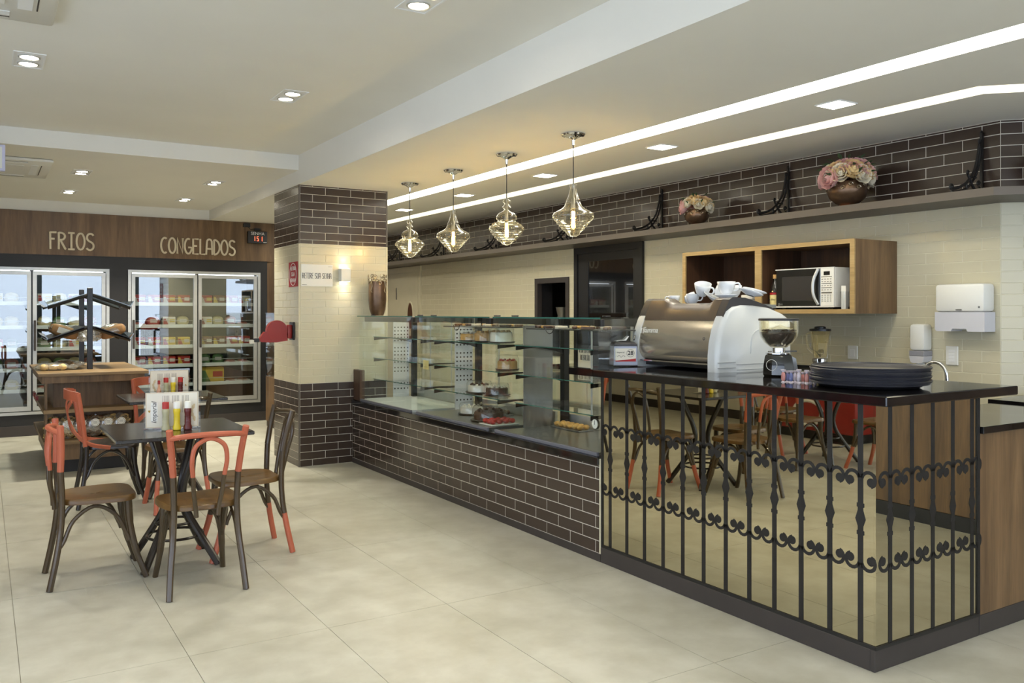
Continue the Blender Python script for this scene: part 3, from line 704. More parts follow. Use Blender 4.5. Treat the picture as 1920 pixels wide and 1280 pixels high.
def bottle(kind, label, loc, group):
    t = thing('sauce_bottle', label, 'bottle', loc, random.uniform(-.3, .3), group)
    if kind == 'tab':
        MB().lathe([(.016, 0), (.018, .004), (.018, .055), (.013, .075), (.008, .09), (.008, .115)], 14).build('glass_body', M_pinkish, t); MB().lathe([(.0183, .008), (.0183, .04)], 14, cap=False).build('label_band', M_green, t); MB().lathe([(.0105, .112), (.0105, .138), (.008, .142)], 12).build('cap', M_red, t); return t
    body = {'mus': M_mus, 'ket': M_ket, 'mayo': M_mayo}[kind[:-1]]; cap = M_white if kind[-1] == 'w' else M_redcap
    q = MB(); q.lathe([(.019, 0), (.0225, .004), (.0225, .02), (.0175, .032), (.017, .09), (.02, .105), (.0195, .118), (.017, .124)], 16); q.build('body', body, t)
    for z in (.045, .06, .075): MB().tube([(.0178*math.cos(2*PI*k/16), .0178*math.sin(2*PI*k/16), z) for k in range(16)], .0012, 5, closed=True).build('grip_ring', body, t)
    MB().lathe([(.0185, .1235), (.0185, .158), (.016, .162)], 16).build('cap', cap, t)
    return t
M_redcap = mat('red_cap', S(176, 40, 34), .4)
G1 = 'sauce bottles on the near table'; G2 = 'sauce bottles on the second table'
bottle('mayor', 'clear dressing bottle with red cap on the near table', (.888, 5.166, .778), G1)
bottle('musw', 'yellow mustard bottle with white cap on the near table', (.946, 5.152, .778), G1)
bottle('ketw', 'dark ketchup bottle with white cap on the near table', (1.004, 5.142, .778), G1)
bottle('tab', 'small pepper sauce bottle with green label on the second table', (1.172, 7.105, .778), G2)
bottle('mayor', 'grey dressing bottle with red cap on the second table', (1.225, 7.11, .778), G2)
bottle('musw', 'yellow mustard bottle with white cap on the second table', (1.278, 7.11, .778), G2)
bottle('ketr', 'dark ketchup bottle with red cap on the second table', (1.332, 7.11, .778), G2)

# ------------------------------------------------------------------ bread rack
rk = thing('bread_rack', 'oak bread gondola with black post and slanted trays', 'rack', (.88, 8.62, 0))
MB().box(-.46, 0, .878, .46, 1.66, .905, .002).build('top_board', M_woodh, rk)
MB().box(-.43, .03, .815, .42, 1.63, .8775, .001).build('apron', M_wood, rk)
MB().box(-.33, .22, .3, .35, 1.44, .8145).build('core', M_wood, rk, 0)
for z0, z1 in ((.545, .58), (.262, .297)): MB().box(-.42, .0, z0, .41, 1.66, z1, .002).build('shelf', M_woodh, rk)
for x in (-.405, .335): MB().box(x, .04, .581, x+.018, .22, .8145).build('divider', M_wood, rk, 0); MB().box(x, .04, .298, x+.018, .22, .5445).build('divider', M_wood, rk, 0)
MB().box(-.38, .06, .115, .31, 1.6, .2615).build('base_panel', M_wood, rk, 0); MB().box(-.33, .1, 0, .31, 1.56, .1145).build('plinth', M_black, rk, 0)
for y in (.5, 1.3):
    MB().box(-.024, y-.024, .905, .024, y+.024, 1.69, .003).build('post', M_blackm, rk)
M_tray = glass('smoked_tray_glass', (.6, .66, .68), .1)
for z in (1.62, 1.305):
    for s_ in (-1, 1):
        for y in (.5, 1.3): MB().tube([(s_*.02, y, z), (s_*.36, y, z-.125)], .016, 8).build('tray_arm', M_blackm, rk)
        q = MB(); q.prism([(s_*.05, z+.012), (s_*.355, z-.1), (s_*.355, z-.107), (s_*.05, z+.005)], .46, 1.36, 'y'); q.build('tray', M_tray if z > 1.5 else M_blackm, rk, 0)
        MB().prism([(s_*.35, z-.11), (s_*.385, z-.055), (s_*.39, z-.058), (s_*.358, z-.116)], .46, 1.36, 'y').build('tray_lip', M_tray, rk, 0)
for x, y in ((-.4, .8), (-.42, 1.2)): MB().box(-.44, y, .6, -.42, y+.25, .64).build('price_holder', M_red, rk, 0)
# bread
M_crust = mat('bread_crust', S(158, 116, 72), .6, var=.25, scale=14, bump=.1); M_bun = mat('pale_roll', S(214, 186, 128), .6, var=.15, scale=12)
M_past = mat('dry_pasta', S(206, 172, 104), .55, var=.2, scale=25); M_choc = mat('brown_biscuit', S(112, 76, 48), .6, var=.25, scale=25)
def crumple(c, r, sc, seed, amp=.28, nu=26, nv=16):
    random.seed(seed); q = MB(); q.ball(c, r, nu, nv, sc); 
    q.v = [tuple(c[i]+(p[i]-c[i])*(1+random.uniform(-amp, amp)) for i in range(3)) for p in q.v]; return q
def loaf(label, loc, rz, tilt, group):
    t = thing('bagged_loaf', label, 'bread', loc, rz, group); t.rotation_euler = (0, tilt, rz)
    q = MB(); q.ball((0, 0, .055), .07, 20, 12, (1.75, .9, .8), .6); q.build('loaf', M_crust, t)
    crumple((0, 0, .057), .075, (1.75, .92, .82), 8, .05).build('clear_bag', M_film, t)
    MB().box(-.07, -.071, .03, .04, -.0695, .085).build('bag_label', M_paper, t, 0)
    crumple((.16, 0, .085), .075, (1, .95, .85), int(abs(loc[0])*1000), .22).build('bag_knot', M_film, t, 0)
    return t
loaf('wrapped loaf of bread on the left slanted tray of the rack', (.66, 9.3, 1.212), .0, .36, 'wrapped loaves on the rack')
loaf('wrapped loaf of bread on the right slanted tray of the rack', (1.12, 9.3, 1.212), PI, .36, 'wrapped loaves on the rack')
loaf('wrapped loaf lying further back on the left slanted tray', (.66, 9.6, 1.212), .0, .36, 'wrapped loaves on the rack')
loaf('wrapped loaf lying further back on the right slanted tray', (1.12, 9.6, 1.212), PI, .36, 'wrapped loaves on the rack')
def rolls(label, loc, m, n_, rz=0):
    t = thing('bag_of_rolls', label, 'bread', loc, rz, 'bagged rolls on the rack top'); k = 0
    for i in range(n_):
        for j in range(2): MB().ball((-.07+.075*i, -.035+.07*j, .032), .04, 14, 8, (1, .9, .78)).build('roll', m, t)
    q = crumple((-.07+.0375*(n_-1), 0, .034), .06, (.75*n_+.25, 1.35, .66), 5+n_, .05); q.build('clear_bag', M_film, t, 40)
    crumple((.0+.075*(n_-1)+.02, 0, .03), .035, (1.3, 1, .6), 3, .25).build('bag_knot', M_film, t, 0)
    return t
rolls('clear bag of pale round rolls on top of the rack', (.56, 9.1, .9055), M_bun, 3)
rolls('clear bag of brown rolls on top of the rack', (.74, 9.62, .9055), M_crust, 2)
def snack_bag(label, loc, m, seed, w=.1):
    t = thing('snack_bag', label, 'food bag', loc, 0, 'snack bags on the lower shelf of the rack'); random.seed(seed); q = MB()
    for i in range(46):
        a = random.uniform(0, 2*PI); x = random.uniform(-w*.8, w*.8); z = random.uniform(.02, .19); y = random.uniform(-.05, -.02)*(1-abs(z-.09)*4)
        q.tube([(x+.022*math.cos(a+b), y-.008*math.sin(b), z+.014*math.sin(a+b)) for b in (0, .8, 1.6, 2.4)], .0085, 6)
    tag(q.build('contents', m, t, 60), kind='stuff')
    crumple((0, -.025, .105), .1, (w*10*.95, .5, 1.02), seed, .07).build('clear_bag', M_film, t, 50)
    d_ = MB(); d_.tube([(0, -.083, .14), (0, -.085, .14)], .036, 20); d_.build('round_label', M_white, t)
    q = MB(); q.tube([(.029*math.cos(2*PI*k/20), -.0853, .14+.029*math.sin(2*PI*k/20)) for k in range(20)], .001, 4, closed=True)
    for k in range(3): q.box(-.018, -.0858, .13+.009*k, .018, -.0853, .132+.009*k)
    q.build('label_print', M_ink, t)
    return t
for i, (x, m, lb) in enumerate(((.555, M_past, 'bag of pale pasta at the left end of the lower shelf'), (.665, M_past, 'bag of pasta with white label, second on the lower shelf'), (.775, M_choc, 'bag of brown biscuits with white label, middle of the lower shelf'), (.885, M_choc, 'dark bag with round label, fourth on the lower shelf'), (.995, M_past, 'bag of curled pasta, fifth on the lower shelf'), (1.105, M_past, 'bag of pasta at the right end of the lower shelf'))):
    snack_bag(lb, (x, 8.78, .2975), m, 11+i, .085)
# ------------------------------------------------------------------ glass-door fridges
M_inn = mat('fridge_interior', S(92, 100, 98), .6, var=.05)
M_dark = mat('fridge_shadow_liner', S(52, 56, 56), .7, var=.05)
def cooler(label, x0, x1, split, levels):
    t = thing('glass_door_fridge', label, 'fridge', ((x0+x1)/2, YF, 0)); a, b = x0-(x0+x1)/2, x1-(x0+x1)/2; z0, z1 = CZ
    q = MB(); q.box(a, .62, z0, b, .66, z1); q.box(a, .065, z0, a+.02, .62, z1); q.box(b-.02, .065, z0, b, .62, z1); q.box(a+.02, .065, z0, b-.02, .62, z0+.03); q.box(a+.02, .065, z1-.03, b-.02, .62, z1)
    q.build('cabinet_liner', M_inn, t, 0)
    q = MB(); w_ = .034
    q.box(a, -.012, z0, a+w_, .06, z1); q.box(b-w_, -.012, z0, b, .06, z1); q.box(a+w_, -.012, z1-w_, b-w_, .06, z1); q.box(a+w_, -.012, z0, b-w_, .06, z0+w_); q.build('outer_frame', M_alu, t, 0)
    sp = split-(x0+x1)/2
    for k, (da, db) in enumerate(((a+w_+.008, sp-.008), (sp+.008, b-w_-.008))):
        q = MB(); u, d0, d1 = .042, .0, .04; c0, c1 = z0+w_+.01, z1-w_-.012
        q.box(da, d0, c0, da+u, d1, c1); q.box(db-u, d0, c0, db, d1, c1); q.box(da+u, d0, c1-u, db-u, d1, c1); q.box(da+u, d0, c0, db-u, d1, c0+u*1.2)
        dr = q.build('door', M_alu, t, 0)
        MB().box(da+u-.004, .012, c0+u, db-u+.004, .018, c1-u+.004).build('door_glass', M_cglass, dr, 0)
        MB().box(da+.01, -.03, 1.0, da+.034, -.001, 1.36, .004).build('handle', M_plinth, dr)
    MB().box(sp-.02, .061, z0+.03, sp+.02, .075, z1-.03).build('mullion', M_blackm, t, 0)
    for z in levels:
        s_ = MB().box(a+.022, .13, z-.012, b-.022, .6, z).build('shelf', M_white, t, 0)
        for da, db in ((a+.05, sp-.04), (sp+.04, b-.05)):
            MB().box(da, .104, z-.022, db, .128, z+.022, .002).build('price_rail', M_white, s_)
            MB().tube([(da, .116, z+.022), (da, .116, z+.07), (db, .116, z+.07), (db, .116, z+.022)], .0035, 6).build('wire_guard', M_alu, s_)
    lp = MB().tube([(a+.06, .1, z1-.045), (b-.06, .1, z1-.045)], .012, 8).build('added_glow_tube', emis('added_fridge_glow', (.85, .93, 1, 1), 3), t)  # unseen glowing tube added to brighten the fridge contents
    return t

LV2 = (.52, .77, 1.015, 1.277, 1.56)
cooler('glass-door fridge under the FRIOS lettering', C1[0], C1[1], .496, LV2)
cooler('glass-door freezer under the CONGELADOS lettering', C2[0], C2[1], 2.369, LV2)
# packages
M_bred = mat('red_carton', S(168, 48, 38), .5, var=.1, scale=20); M_byel = mat('yellow_carton', S(212, 180, 66), .5, var=.12, scale=16); M_bwh = mat('white_carton', S(216, 206, 190), .5, var=.06)
M_bgrn = mat('green_bag', S(96, 128, 74), .5, var=.3, scale=18); M_bbrn = mat('brown_carton', S(122, 78, 54), .5, var=.15, scale=18); M_bcr = mat('cream_pack', S(202, 186, 132), .5, var=.15)
M_bpnk = mat('ham_pack', S(178, 104, 92), .45, var=.25, scale=22)
def carton(base, acc, lab, w=.15, h=.12, d=.2):
    t = thing('food_carton', '', 'food carton', (0, 0, 0)); 
    q = MB(); q.prism([(-d/2, 0), (d/2, 0), (d/2, h), (-d/2+.03, h), (-d/2, h*.86)], -w/2, w/2, 'x'); c = q.build('carton', base, t, 0)
    MB().prism([(-w/2+.004, .006), (-w*.05, .006), (-w*.3, h*.8), (-w/2+.004, h*.8)], -d/2-.0012, -d/2-.0002, 'y').build('colour_band', acc, c, 0)
    MB().box(w*.02, -d/2-.0012, h*.4, w*.44, -d/2-.0002, h*.74).build('label_patch', lab, c, 0)
    MB().box(-w*.3, -d/2+.04, h+.0002, w*.3, d/2-.03, h+.002).build('top_label', acc, c, 0)
    return t
def traypack(m, w=.16, h=.06, d=.2):
    t = thing('food_tray_pack', '', 'food pack', (0, 0, 0)); q = MB(); q.box(-w/2, -d/2, 0, w/2, d/2, h*.5, .008); q.build('tray', M_bwh, t)
    random.seed(int(w*1000)); q = MB()
    for i in range(6): q.ball((random.uniform(-w*.3, w*.3), random.uniform(-d*.3, d*.3), h*.5), .035, 8, 5, (1.2, 1, .6))
    q.build('contents', m, t); MB().box(-w*.25, -d/2-.001, h*.1, w*.25, -d/2, h*.42).build('label_patch', M_redink, t, 0); return t
def bag(m, w=.15, h=.13):
    t = thing('food_bag', '', 'food bag', (0, 0, 0)); random.seed(4); q = MB(); q.ball((0, 0, h*.5), h*.5, 14, 10, (w/h, .55, 1), .8); q.v = [(x*(1+random.uniform(-.06, .06)), y*(1+random.uniform(-.15, .15)), max(0, z*(1+random.uniform(-.04, .04)))) for x, y, z in q.v]
    q.build('pouch', m, t, 60); MB().box(-w*.28, -h*.30, h*.35, w*.28, -h*.285, h*.7).build('label_patch', M_bwh, t, 0); return t
protos = {'rc': carton(M_bred, M_byel, M_bwh), 'rw': carton(M_bred, M_bwh, M_byel), 'yc': carton(M_byel, M_bred, M_bwh), 'bc': carton(M_bbrn, M_byel, M_bwh), 'wc': carton(M_bwh, M_bred, M_byel), 'big': carton(M_byel, M_bgrn, M_bred, .3, .21, .25),
          'tp': traypack(M_bpnk), 'tb': traypack(M_bbrn), 'gb': bag(M_bgrn), 'cb': bag(M_bcr), 'pb': bag(M_bpnk)}
used = set()
KN = {'rc': 'red carton with yellow flash', 'rw': 'red and white carton', 'yc': 'yellow carton with red flash', 'bc': 'brown carton', 'wc': 'white carton with red flash', 'big': 'large yellow carton', 'tp': 'pink meat tray', 'tb': 'brown food tray', 'gb': 'green vegetable bag', 'cb': 'cream-coloured food bag', 'pb': 'pink sausage bag'}
LN = ('bottom', 'second', 'third', 'fourth', 'top'); ORD = ('first', 'second', 'third', 'fourth', 'fifth', 'sixth')
def place(kind, label, loc, group):
    p = protos[kind]
    if kind not in used: used.add(kind); p.location = loc; p['label'] = label; p['group'] = group; return
    dup(p, label, loc, 0, group)
STOCK = {  # (door name, x start, step): rows bottom to top
 'left FRIOS door': (-.2, .165, (['pb', 'gb', 'gb', 'cb'], ['gb', 'cb', 'gb', 'pb'], ['rw', 'pb', 'rc', 'gb'], ['cb', 'gb', 'cb', 'cb'], ['cb', 'cb', 'wc', 'cb'])),
 'right FRIOS door': (.64, .165, (['tp', 'pb', 'gb', 'tp'], ['cb', 'gb', 'cb', 'pb'], ['gb', 'cb', 'wc', 'gb'], ['cb', 'gb', 'cb', 'pb'], ['wc', 'cb', 'wc', 'wc'])),
 'left CONGELADOS door': (1.69, .18, (['bc', 'tb', 'tp', 'bc'], ['rc', 'rc', 'rc', 'rc'], ['rw', 'rw', 'yc', 'yc'], ['tp', 'pb', 'wc', 'cb'], ['rw', 'rw', 'rw', 'rc'])),
 'right CONGELADOS door': (2.51, .165, (['big', None, 'tb', 'tb'], ['gb', 'gb', 'tp', 'tp'], ['bc', 'bc', 'rw', 'rc'], ['wc', 'cb', 'pb', 'tp'], ['rw', 'bc', 'rc', 'wc']))}
for door, (x0, st, rows) in STOCK.items():
    for r_, row in enumerate(rows):
        n = 0
        for c_, k in enumerate(row):
            if k is None: continue
            place(k, f'{KN[k]}, {ORD[n]} on the {LN[r_]} shelf, {door}', (x0+st*c_+(.07 if k == 'big' else 0), YF+.26, LV2[r_]), 'groceries in the glass-door fridges'); n += 1
for k, p in protos.items():
    if k not in used:
        for ch in list(p.children_recursive): bpy.data.objects.remove(ch)
        bpy.data.objects.remove(p)

# ------------------------------------------------------------------ lettering and signs
M_let = mat('cream_raised_letters', S(226, 214, 188), .5, var=.02)
def letters(name, txt, label, x0, x1, z, h):
    t = thing(name, label, 'sign', (x0, YF-.014, z)); xs = sum(GL[c][1] for c in txt)*h; wd = (x1-x0)/(xs-.05*h); x = 0
    for ch in txt:
        st, adv = GL[ch]; mb = MB()
        for s_ in st: mb.tube([(x+a*h*wd, 0, b*h) for a, b in s_], .0125, 8)
        mb.build('letter', M_let, t); x += adv*h*wd
letters('wall_lettering', 'FRIOS', 'cream raised capitals reading FRIOS on the wood fascia', .675, 1.155, 2.208, .205)
letters('wall_lettering', 'CONGELADOS', 'cream raised capitals reading CONGELADOS on the wood fascia', 1.915, 2.84, 2.205, .2)
t = thing('number_display', 'black hanging display reading SENHA 151 in red digits', 'display', (3.12, YF-.07, 2.46))
MB().box(-.128, 0, -.085, .128, .05, .075, .004).build('case', M_blackm, t)
font_text('lettering', 'SENHA', .058, M_white, t, T((0, -.001, .043)), .0004)
M_led = emis('red_led', (1, .12, .05, 1), 1.6)
def seg(q, d_, x, z, w=.026, h=.062):
    on = {'1': 'bc', '5': 'afgcd'}[d_]; tk = .007
    R_ = {'a': (0, h-tk, w, h), 'g': (0, h/2-tk/2, w, h/2+tk/2), 'd': (0, 0, w, tk), 'f': (0, h/2, tk, h), 'b': (w-tk, h/2, w, h), 'c': (w-tk, 0, w, h/2), 'e': (0, 0, tk, h/2)}
    for s_ in on: a = R_[s_]; q.box(x+a[0], -.002, z+a[1], x+a[2], -.0005, z+a[3])
for d_, x in (('1', -.06), ('5', -.012), ('1', .036)):
    q = MB(); seg(q, d_, x, -.055); q.build('digit', M_led, t, 0)
MB().box(.075, -.001, -.075, .12, -.0003, -.067).build('maker_plate', M_white, t, 0)
MB().tube([(-.03, .03, .076), (-.03, .03, .1), (.03, .03, .1), (.03, .03, .076)], .006, 6).build('bracket', M_blackm, t)
MB().box(-.03, .02, .09, .045, .05, .12, .005).build('speaker', M_blackm, t)
t = thing('cable_box', 'small black junction box on the wood fascia above the number display', 'box', (2.99, YF-.031, 2.62)); MB().box(-.045, 0, -.03, .045, .03, .02, .003).build('case', M_blackm, t); MB().tube(curve([(.02, .01, -.03), (.05, 0, -.06), (.1, .01, -.05), (.12, .01, -.07)], 4), .004, 6).build('cable', M_blackm, t)

# pillar signs, sconce, ticket dispenser
t = thing('paper_sign', 'white notice reading RETIRE SUA SENHA on the pillar', 'sign', (2.695, py0-.006, 1.803))
c = MB().box(-.154, 0, -.104, .154, .005, .104).build('board', M_white, t, 0)
stroke_on('lettering', 'RETIRE SUA SENHA', .052, .0019, 1, T((-.142, -.001, -.03)), M_ink, c, fit=.285)
q = MB(); q.box(.11, -.0008, .083, .15, -.0001, .086); q.box(-.145, -.0008, -.092, -.1, -.0001, -.089); q.build('printed_marks', M_ink, c, 0)
t = thing('red_notice', 'dark red notice with white oval and lettering on the pillar side', 'sign', (px0-.005, 7.985, 1.815))
c = MB().box(0, -.135, -.118, .004, .135, .118).build('board', M_redink, t, 0)
q = MB(); q.tube([(-.001, .1*math.cos(2*PI*k/32), .105*math.sin(2*PI*k/32)) for k in range(32)], .003, 5, closed=True); q.build('oval', M_white, c)
for s_, z, sz in (('RETIRE', .055, .05), ('SUA', 0, .055), ('SENHA', -.058, .05)): font_text('lettering', s_, sz, M_white, c, T((-.0012, 0, z)) @ FACEX, .0004, bold=.001)
t = thing('wall_sconce', 'white cube wall lamp shining up and down the pillar', 'lamp', (2.957, py0-.045, 1.81))
MB().box(-.048, -.034, -.062, .048, .044, .062, .003).build('housing', M_white, t)
for s_ in (-1, 1):
    MB().box(-.04, -.028, s_*.0623, .04, .03, s_*.0633).build('lens', emis('sconce_lens', (1, .9, .65, 1), 8), t, 0)
    spot('sconce_light', (0, -.005, s_*.066), .7, WARM, 86, .5, .012, (0 if s_ < 0 else PI, 0, 0), t)
t = thing('ticket_dispenser', 'red round queue-ticket dispenser sticking out from the pillar side', 'dispenser', (px0, 8.0, 1.275))
MB().box(-.02, -.06, -.085, -.001, .06, .085, .004).build('wall_plate', M_blackm, t)
MB().box(-.06, -.03, -.07, -.02, .03, .06, .006).build('bracket', M_red, t)
MB().tube([(-.16, -.028, .005), (-.16, .028, .005)], .098, 28).build('drum', M_red, t)
MB().prism([(-.28, -.005), (-.33, -.075), (-.31, -.1), (-.17, -.105), (-.06, -.09), (-.07, 0)], -.026, .026, 'y').build('spout', M_red, t, 0)
MB().box(-.375, -.024, -.1, -.325, .024, -.065, .003).build('nozzle', M_blackm, t); MB().box(-.41, -.02, -.112, -.37, .02, -.08).build('ticket', M_paper, t, 0)

# ------------------------------------------------------------------ ceiling lights
M_lamp = emis('downlight_lamp', (1, .93, .74, 1), 26); M_panel = emis('square_panel_light', (1, .95, .78, 1), 9)
M_trim = mat('downlight_trim', S(238, 238, 236), .4, var=.01)
def downlight(label, x, y, z, group, power):
    t = thing('twin_downlight', label, 'ceiling light', (x, y, z), 0, group)
    q = MB(); a, b = .082, .172; w_ = .01
    for s_ in (-1, 1): q.box(s_*a, -b, -.004, s_*(a-w_), b, 0); q.box(-a+w_, s_*b, -.004, a-w_, s_*(b-w_), 0)
    q.build('trim', M_trim, t, 0)
    MB().box(-a+w_, -b+w_, -.0012, a-w_, b-w_, -.0002).build('backplate', M_trim, t, 0)
    for s_ in (-1, 1):
        MB().lathe([(.058, -.001), (.058, -.006), (.05, -.008), (.046, -.004)], 24, (0, s_*.078, 0), False).build('lamp_ring', M_alu, t)
        MB().lathe([(0, -.0022), (.046, -.0022), (.046, -.0035), (0, -.0055)], 24, (0, s_*.078, 0), False).build('lamp', M_lamp, t)
    spot('downlight_beam', (0, 0, -.012), power, WARM, 112, .6, .07, parent=t)
for x, y, lb in ((.23, 5.71, 'twin square downlight in the high ceiling at the upper left'), (1.775, 5.72, 'twin square downlight in the high ceiling, centre left'), (1.775, 3.62, 'twin square downlight cut by the top edge of the picture'),
                 (.23, 3.62, 'twin downlight in the high ceiling above the viewer, left'), (.23, 1.5, 'twin downlight in the high ceiling behind the viewer, left'), (1.775, 1.5, 'twin downlight in the high ceiling behind the viewer, right'), (-1.3, 5.71, 'twin downlight above the left table, out of view')):
    downlight(lb, x, y, ZH, 'twin downlights', P_HIGH)
for x, y, lb in ((.8, 9.03, 'left downlight of the lower ceiling, nearer one'), (.81, 10.55, 'left downlight of the lower ceiling, farther one'), (2.025, 9.05, 'right downlight of the lower ceiling, nearer one'), (2.03, 10.58, 'right downlight of the lower ceiling, farther one')):
    downlight(lb, x, y, ZM, 'twin downlights', P_MID)
for i, y in enumerate((3.18, 4.665, 6.175, 7.65, 9.11)):
    t = thing('square_panel_light', f'square recessed light between the light slots, {("nearest", "second nearest", "middle", "second farthest", "farthest")[i]}', 'ceiling light', (4.188, y, ZL), 0, 'square panel lights')
    MB().box(-.085, -.085, -.006, .085, .085, 0, .002).build('trim', M_trim, t); MB().box(-.074, -.074, -.0072, .074, .074, -.0062).build('diffuser', M_panel, t, 0)
    spot('panel_beam', (0, 0, -.012), P_PANEL, WARM, 150, .5, .07, parent=t)
# air-conditioning cassettes
def cassette(label, cx, cy, z):
    t = thing('air_conditioner', label, 'air conditioner', (cx, cy, z), 0, 'ceiling cassettes'); a = .43
    q = MB(); q.box(-a, -a*1.22, -.03, a, a*1.22, 0, .02); q.build('panel', M_white, t)
    MB().box(-a*.5, -a*.6, -.036, a*.5, a*.6, -.0305, .004).build('grille', M_white, t)
    for s_ in (-1, 1):
        MB().box(s_*a*.62, -a*.7, -.0335, s_*a*.76, a*.7, -.0303).build('louvre', M_trim, t, 0); MB().box(s_*a*.8, -a*.7, -.0322, s_*a*.815, a*.7, -.0302).build('slot', M_plinth, t, 0)
        MB().box(-a*.55, s_*a*.86, -.0335, a*.55, s_*a*1.0, -.0303).build('louvre', M_trim, t, 0); MB().box(-a*.55, s_*a*1.06, -.0322, a*.55, s_*a*1.075, -.0302).build('slot', M_plinth, t, 0)
cassette('white ceiling air conditioner at the top left corner of the picture', -.125, 4.36, ZH-.001)
cassette('white ceiling air conditioner in the lower ceiling near the fridges', .1, 8.93, ZM-.001)
t = thing('hanging_sign_box', 'pale lilac box hanging under the ceiling step at the left edge', 'sign', (-.17, 7.72, 2.66)); MB().box(-.32, 0, -.105, .322, .06, .1, .004).build('box', mat('pale_lilac', S(205, 205, 232), .5), t); MB().box(-.3, -.001, -.085, .3, -.0002, .08).build('face', M_white, t, 0); MB().cyl((0, .03, .1), (0, .03, .26), .008, 8).build('rod', M_alu, t)

# ------------------------------------------------------------------ pendant lamps
M_pglass = glass('pendant_clear_glass', (1, .97, .86), .05, 0.03, .012, .9, 2.2)
M_fil = emis('glowing_filament', (1, .62, .18, 1), 60); M_amber = glass('bulb_glass', (1, .9, .68), .05)
PA = [(.012, .345), (.026, .335), (.03, .322), (.014, .308), (.022, .296), (.034, .282), (.022, .268), (.016, .262), (.03, .252), (.062, .235), (.074, .218), (.08, .205), (.078, .19), (.066, .18), (.072, .172), (.094, .165), (.09, .16), (.115, .152), (.111, .146), (.13, .138), (.128, .132), (.138, .122), (.132, .115), (.134, .108), (.12, .098), (.123, .09), (.105, .08), (.109, .072), (.09, .06), (.094, .052), (.07, .04), (.074, .032), (.05, .02), (.042, .013), (.03, .002), (.012, -.004)]
PB = [(.024, .345), (.027, .338), (.02, .325), (.022, .31), (.03, .28), (.04, .252), (.049, .24), (.046, .232), (.051, .222), (.06, .2), (.083, .18), (.113, .165), (.134, .152), (.1415, .138), (.1405, .122), (.13, .106), (.112, .091), (.115, .086), (.095, .072), (.098, .066), (.078, .052), (.081, .046), (.058, .031), (.045, .018), (.04, .006), (.02, -.004)]
def pendant(label, x, y, prof):
    t = thing('pendant_lamp', label, 'pendant lamp', (x, y, 1.966), 0, 'glass pendants over the display cases')
    MB().lathe([(0, .689), (.075, .689), (.082, .682), (.075, .672), (.05, .668), (.028, .655), (.012, .645), (.008, .61), (0, .605)], 24).build('canopy', M_chrome, t)
    MB().cyl((0, 0, .33), (0, 0, .62), .0035, 8).build('cord', M_blackm, t); MB().lathe([(0, .35), (.008, .35), (.007, .26), (.013, .25), (.016, .2), (.016, .185), (0, .185)], 16).build('lamp_holder', M_steel, t)
    MB().lathe(prof, 40, cap=False).build('glass_shade', M_pglass, t, 60)
    b = MB(); b.lathe([(.009, .195), (.012, .175), (.021, .15), (.022, .07), (.018, .05), (.008, .04), (0, .038)], 20, cap=False); bb = b.build('bulb', M_amber, t)
    q = MB()
    for k in range(6): a = 2*PI*k/6; q.tube([(.0125*math.cos(a), .0125*math.sin(a), .058), (.009*math.cos(a), .009*math.sin(a), .165)], .0022, 5)
    q.build('filament', M_fil, bb)
    d_ = bpy.data.lights.new('pendant_light', 'POINT'); d_.energy = 2.2; d_.color = (1, .82, .5); d_.shadow_soft_size = .02; o = bpy.data.objects.new('pendant_light', d_); COL.objects.link(o); o.location = (0, 0, .11); o.parent = t
for (y, pr, lb) in ((4.638, PB, 'clear glass bell pendant nearest to the coffee machine'), (5.495, PA, 'ribbed two-tier glass pendant, second nearest'), (6.355, PB, 'clear glass bell pendant, second farthest'), (7.215, PA, 'ribbed two-tier glass pendant beside the pillar')): pendant(lb, 3.375, y, pr)
# ------------------------------------------------------------------ things on the right wall
# black framed kitchen door with glass
y0, y1 = DOOR; xw = XW
q = MB(); q.box(xw-.03, y0, 0, xw+.004, y0+.06, 2.137); q.box(xw-.03, y1-.06, 0, xw+.004, y1, 2.137); q.box(xw-.03, y0+.06, 2.07, xw+.004, y1-.06, 2.137)
dr = struct(q.build('door_1', M_blackm, smooth=0), 'black framed kitchen door with a dark glass pane', 'door')
M_kglass = mat('dark_door_glass', S(16, 16, 18), .01, spec=.9, var=.05, coat=1)
q = MB(); q.box(xw-.02, y0+.06, .02, xw+.003, y0+.14, 2.069); q.box(xw-.02, y1-.24, .02, xw+.003, y1-.06, 2.069); q.box(xw-.02, y0+.14, 1.985, xw+.003, y1-.24, 2.069); q.box(xw-.02, y0+.14, .02, xw+.003, y1-.24, .12)
q.build('door_leaf', M_blackm, dr, 0); MB().box(xw-.012, y0+.14, .12, xw+.002, y1-.24, 1.985).build('door_pane', M_kglass, dr, 0)
MB().tube([(xw-.021, y0+.1, 1.02), (xw-.06, y0+.1, 1.02), (xw-.06, y0+.1, 1.32), (xw-.021, y0+.1, 1.32)], .009, 8).build('pull_handle', M_steel, dr)
# pass-through window
a, b, z0, z1 = WIN
q = MB(); q.box(xw-.012, a-.028, z0, xw+.05, a+.03, z1+.028); q.box(xw-.012, b-.03, z0, xw+.05, b+.028, z1+.028); q.box(xw-.012, a+.03, z1-.03, xw+.05, b-.03, z1+.028); q.box(xw-.012, a+.03, z0-.03, xw+.05, b-.03, z0+.01)
wn = struct(q.build('window_2', M_plinth, smooth=0), 'black framed serving hatch to the dark kitchen', 'window')
q = MB(); q.box(xw+.9, a-.5, .2, xw+.95, b+.5, 2.4); q.box(xw+.205, a-.5, .2, xw+.9, a-.45, 2.4); q.box(xw+.205, b+.45, .2, xw+.9, b+.5, 2.4); q.box(xw+.205, a-.5, 2.35, xw+.9, b+.5, 2.4); q.box(xw+.205, a-.5, .2, xw+.9, b+.5, .25)
q.build('kitchen_recess', M_black, wn, 0)  # black box standing in for the darkness of the unlit kitchen
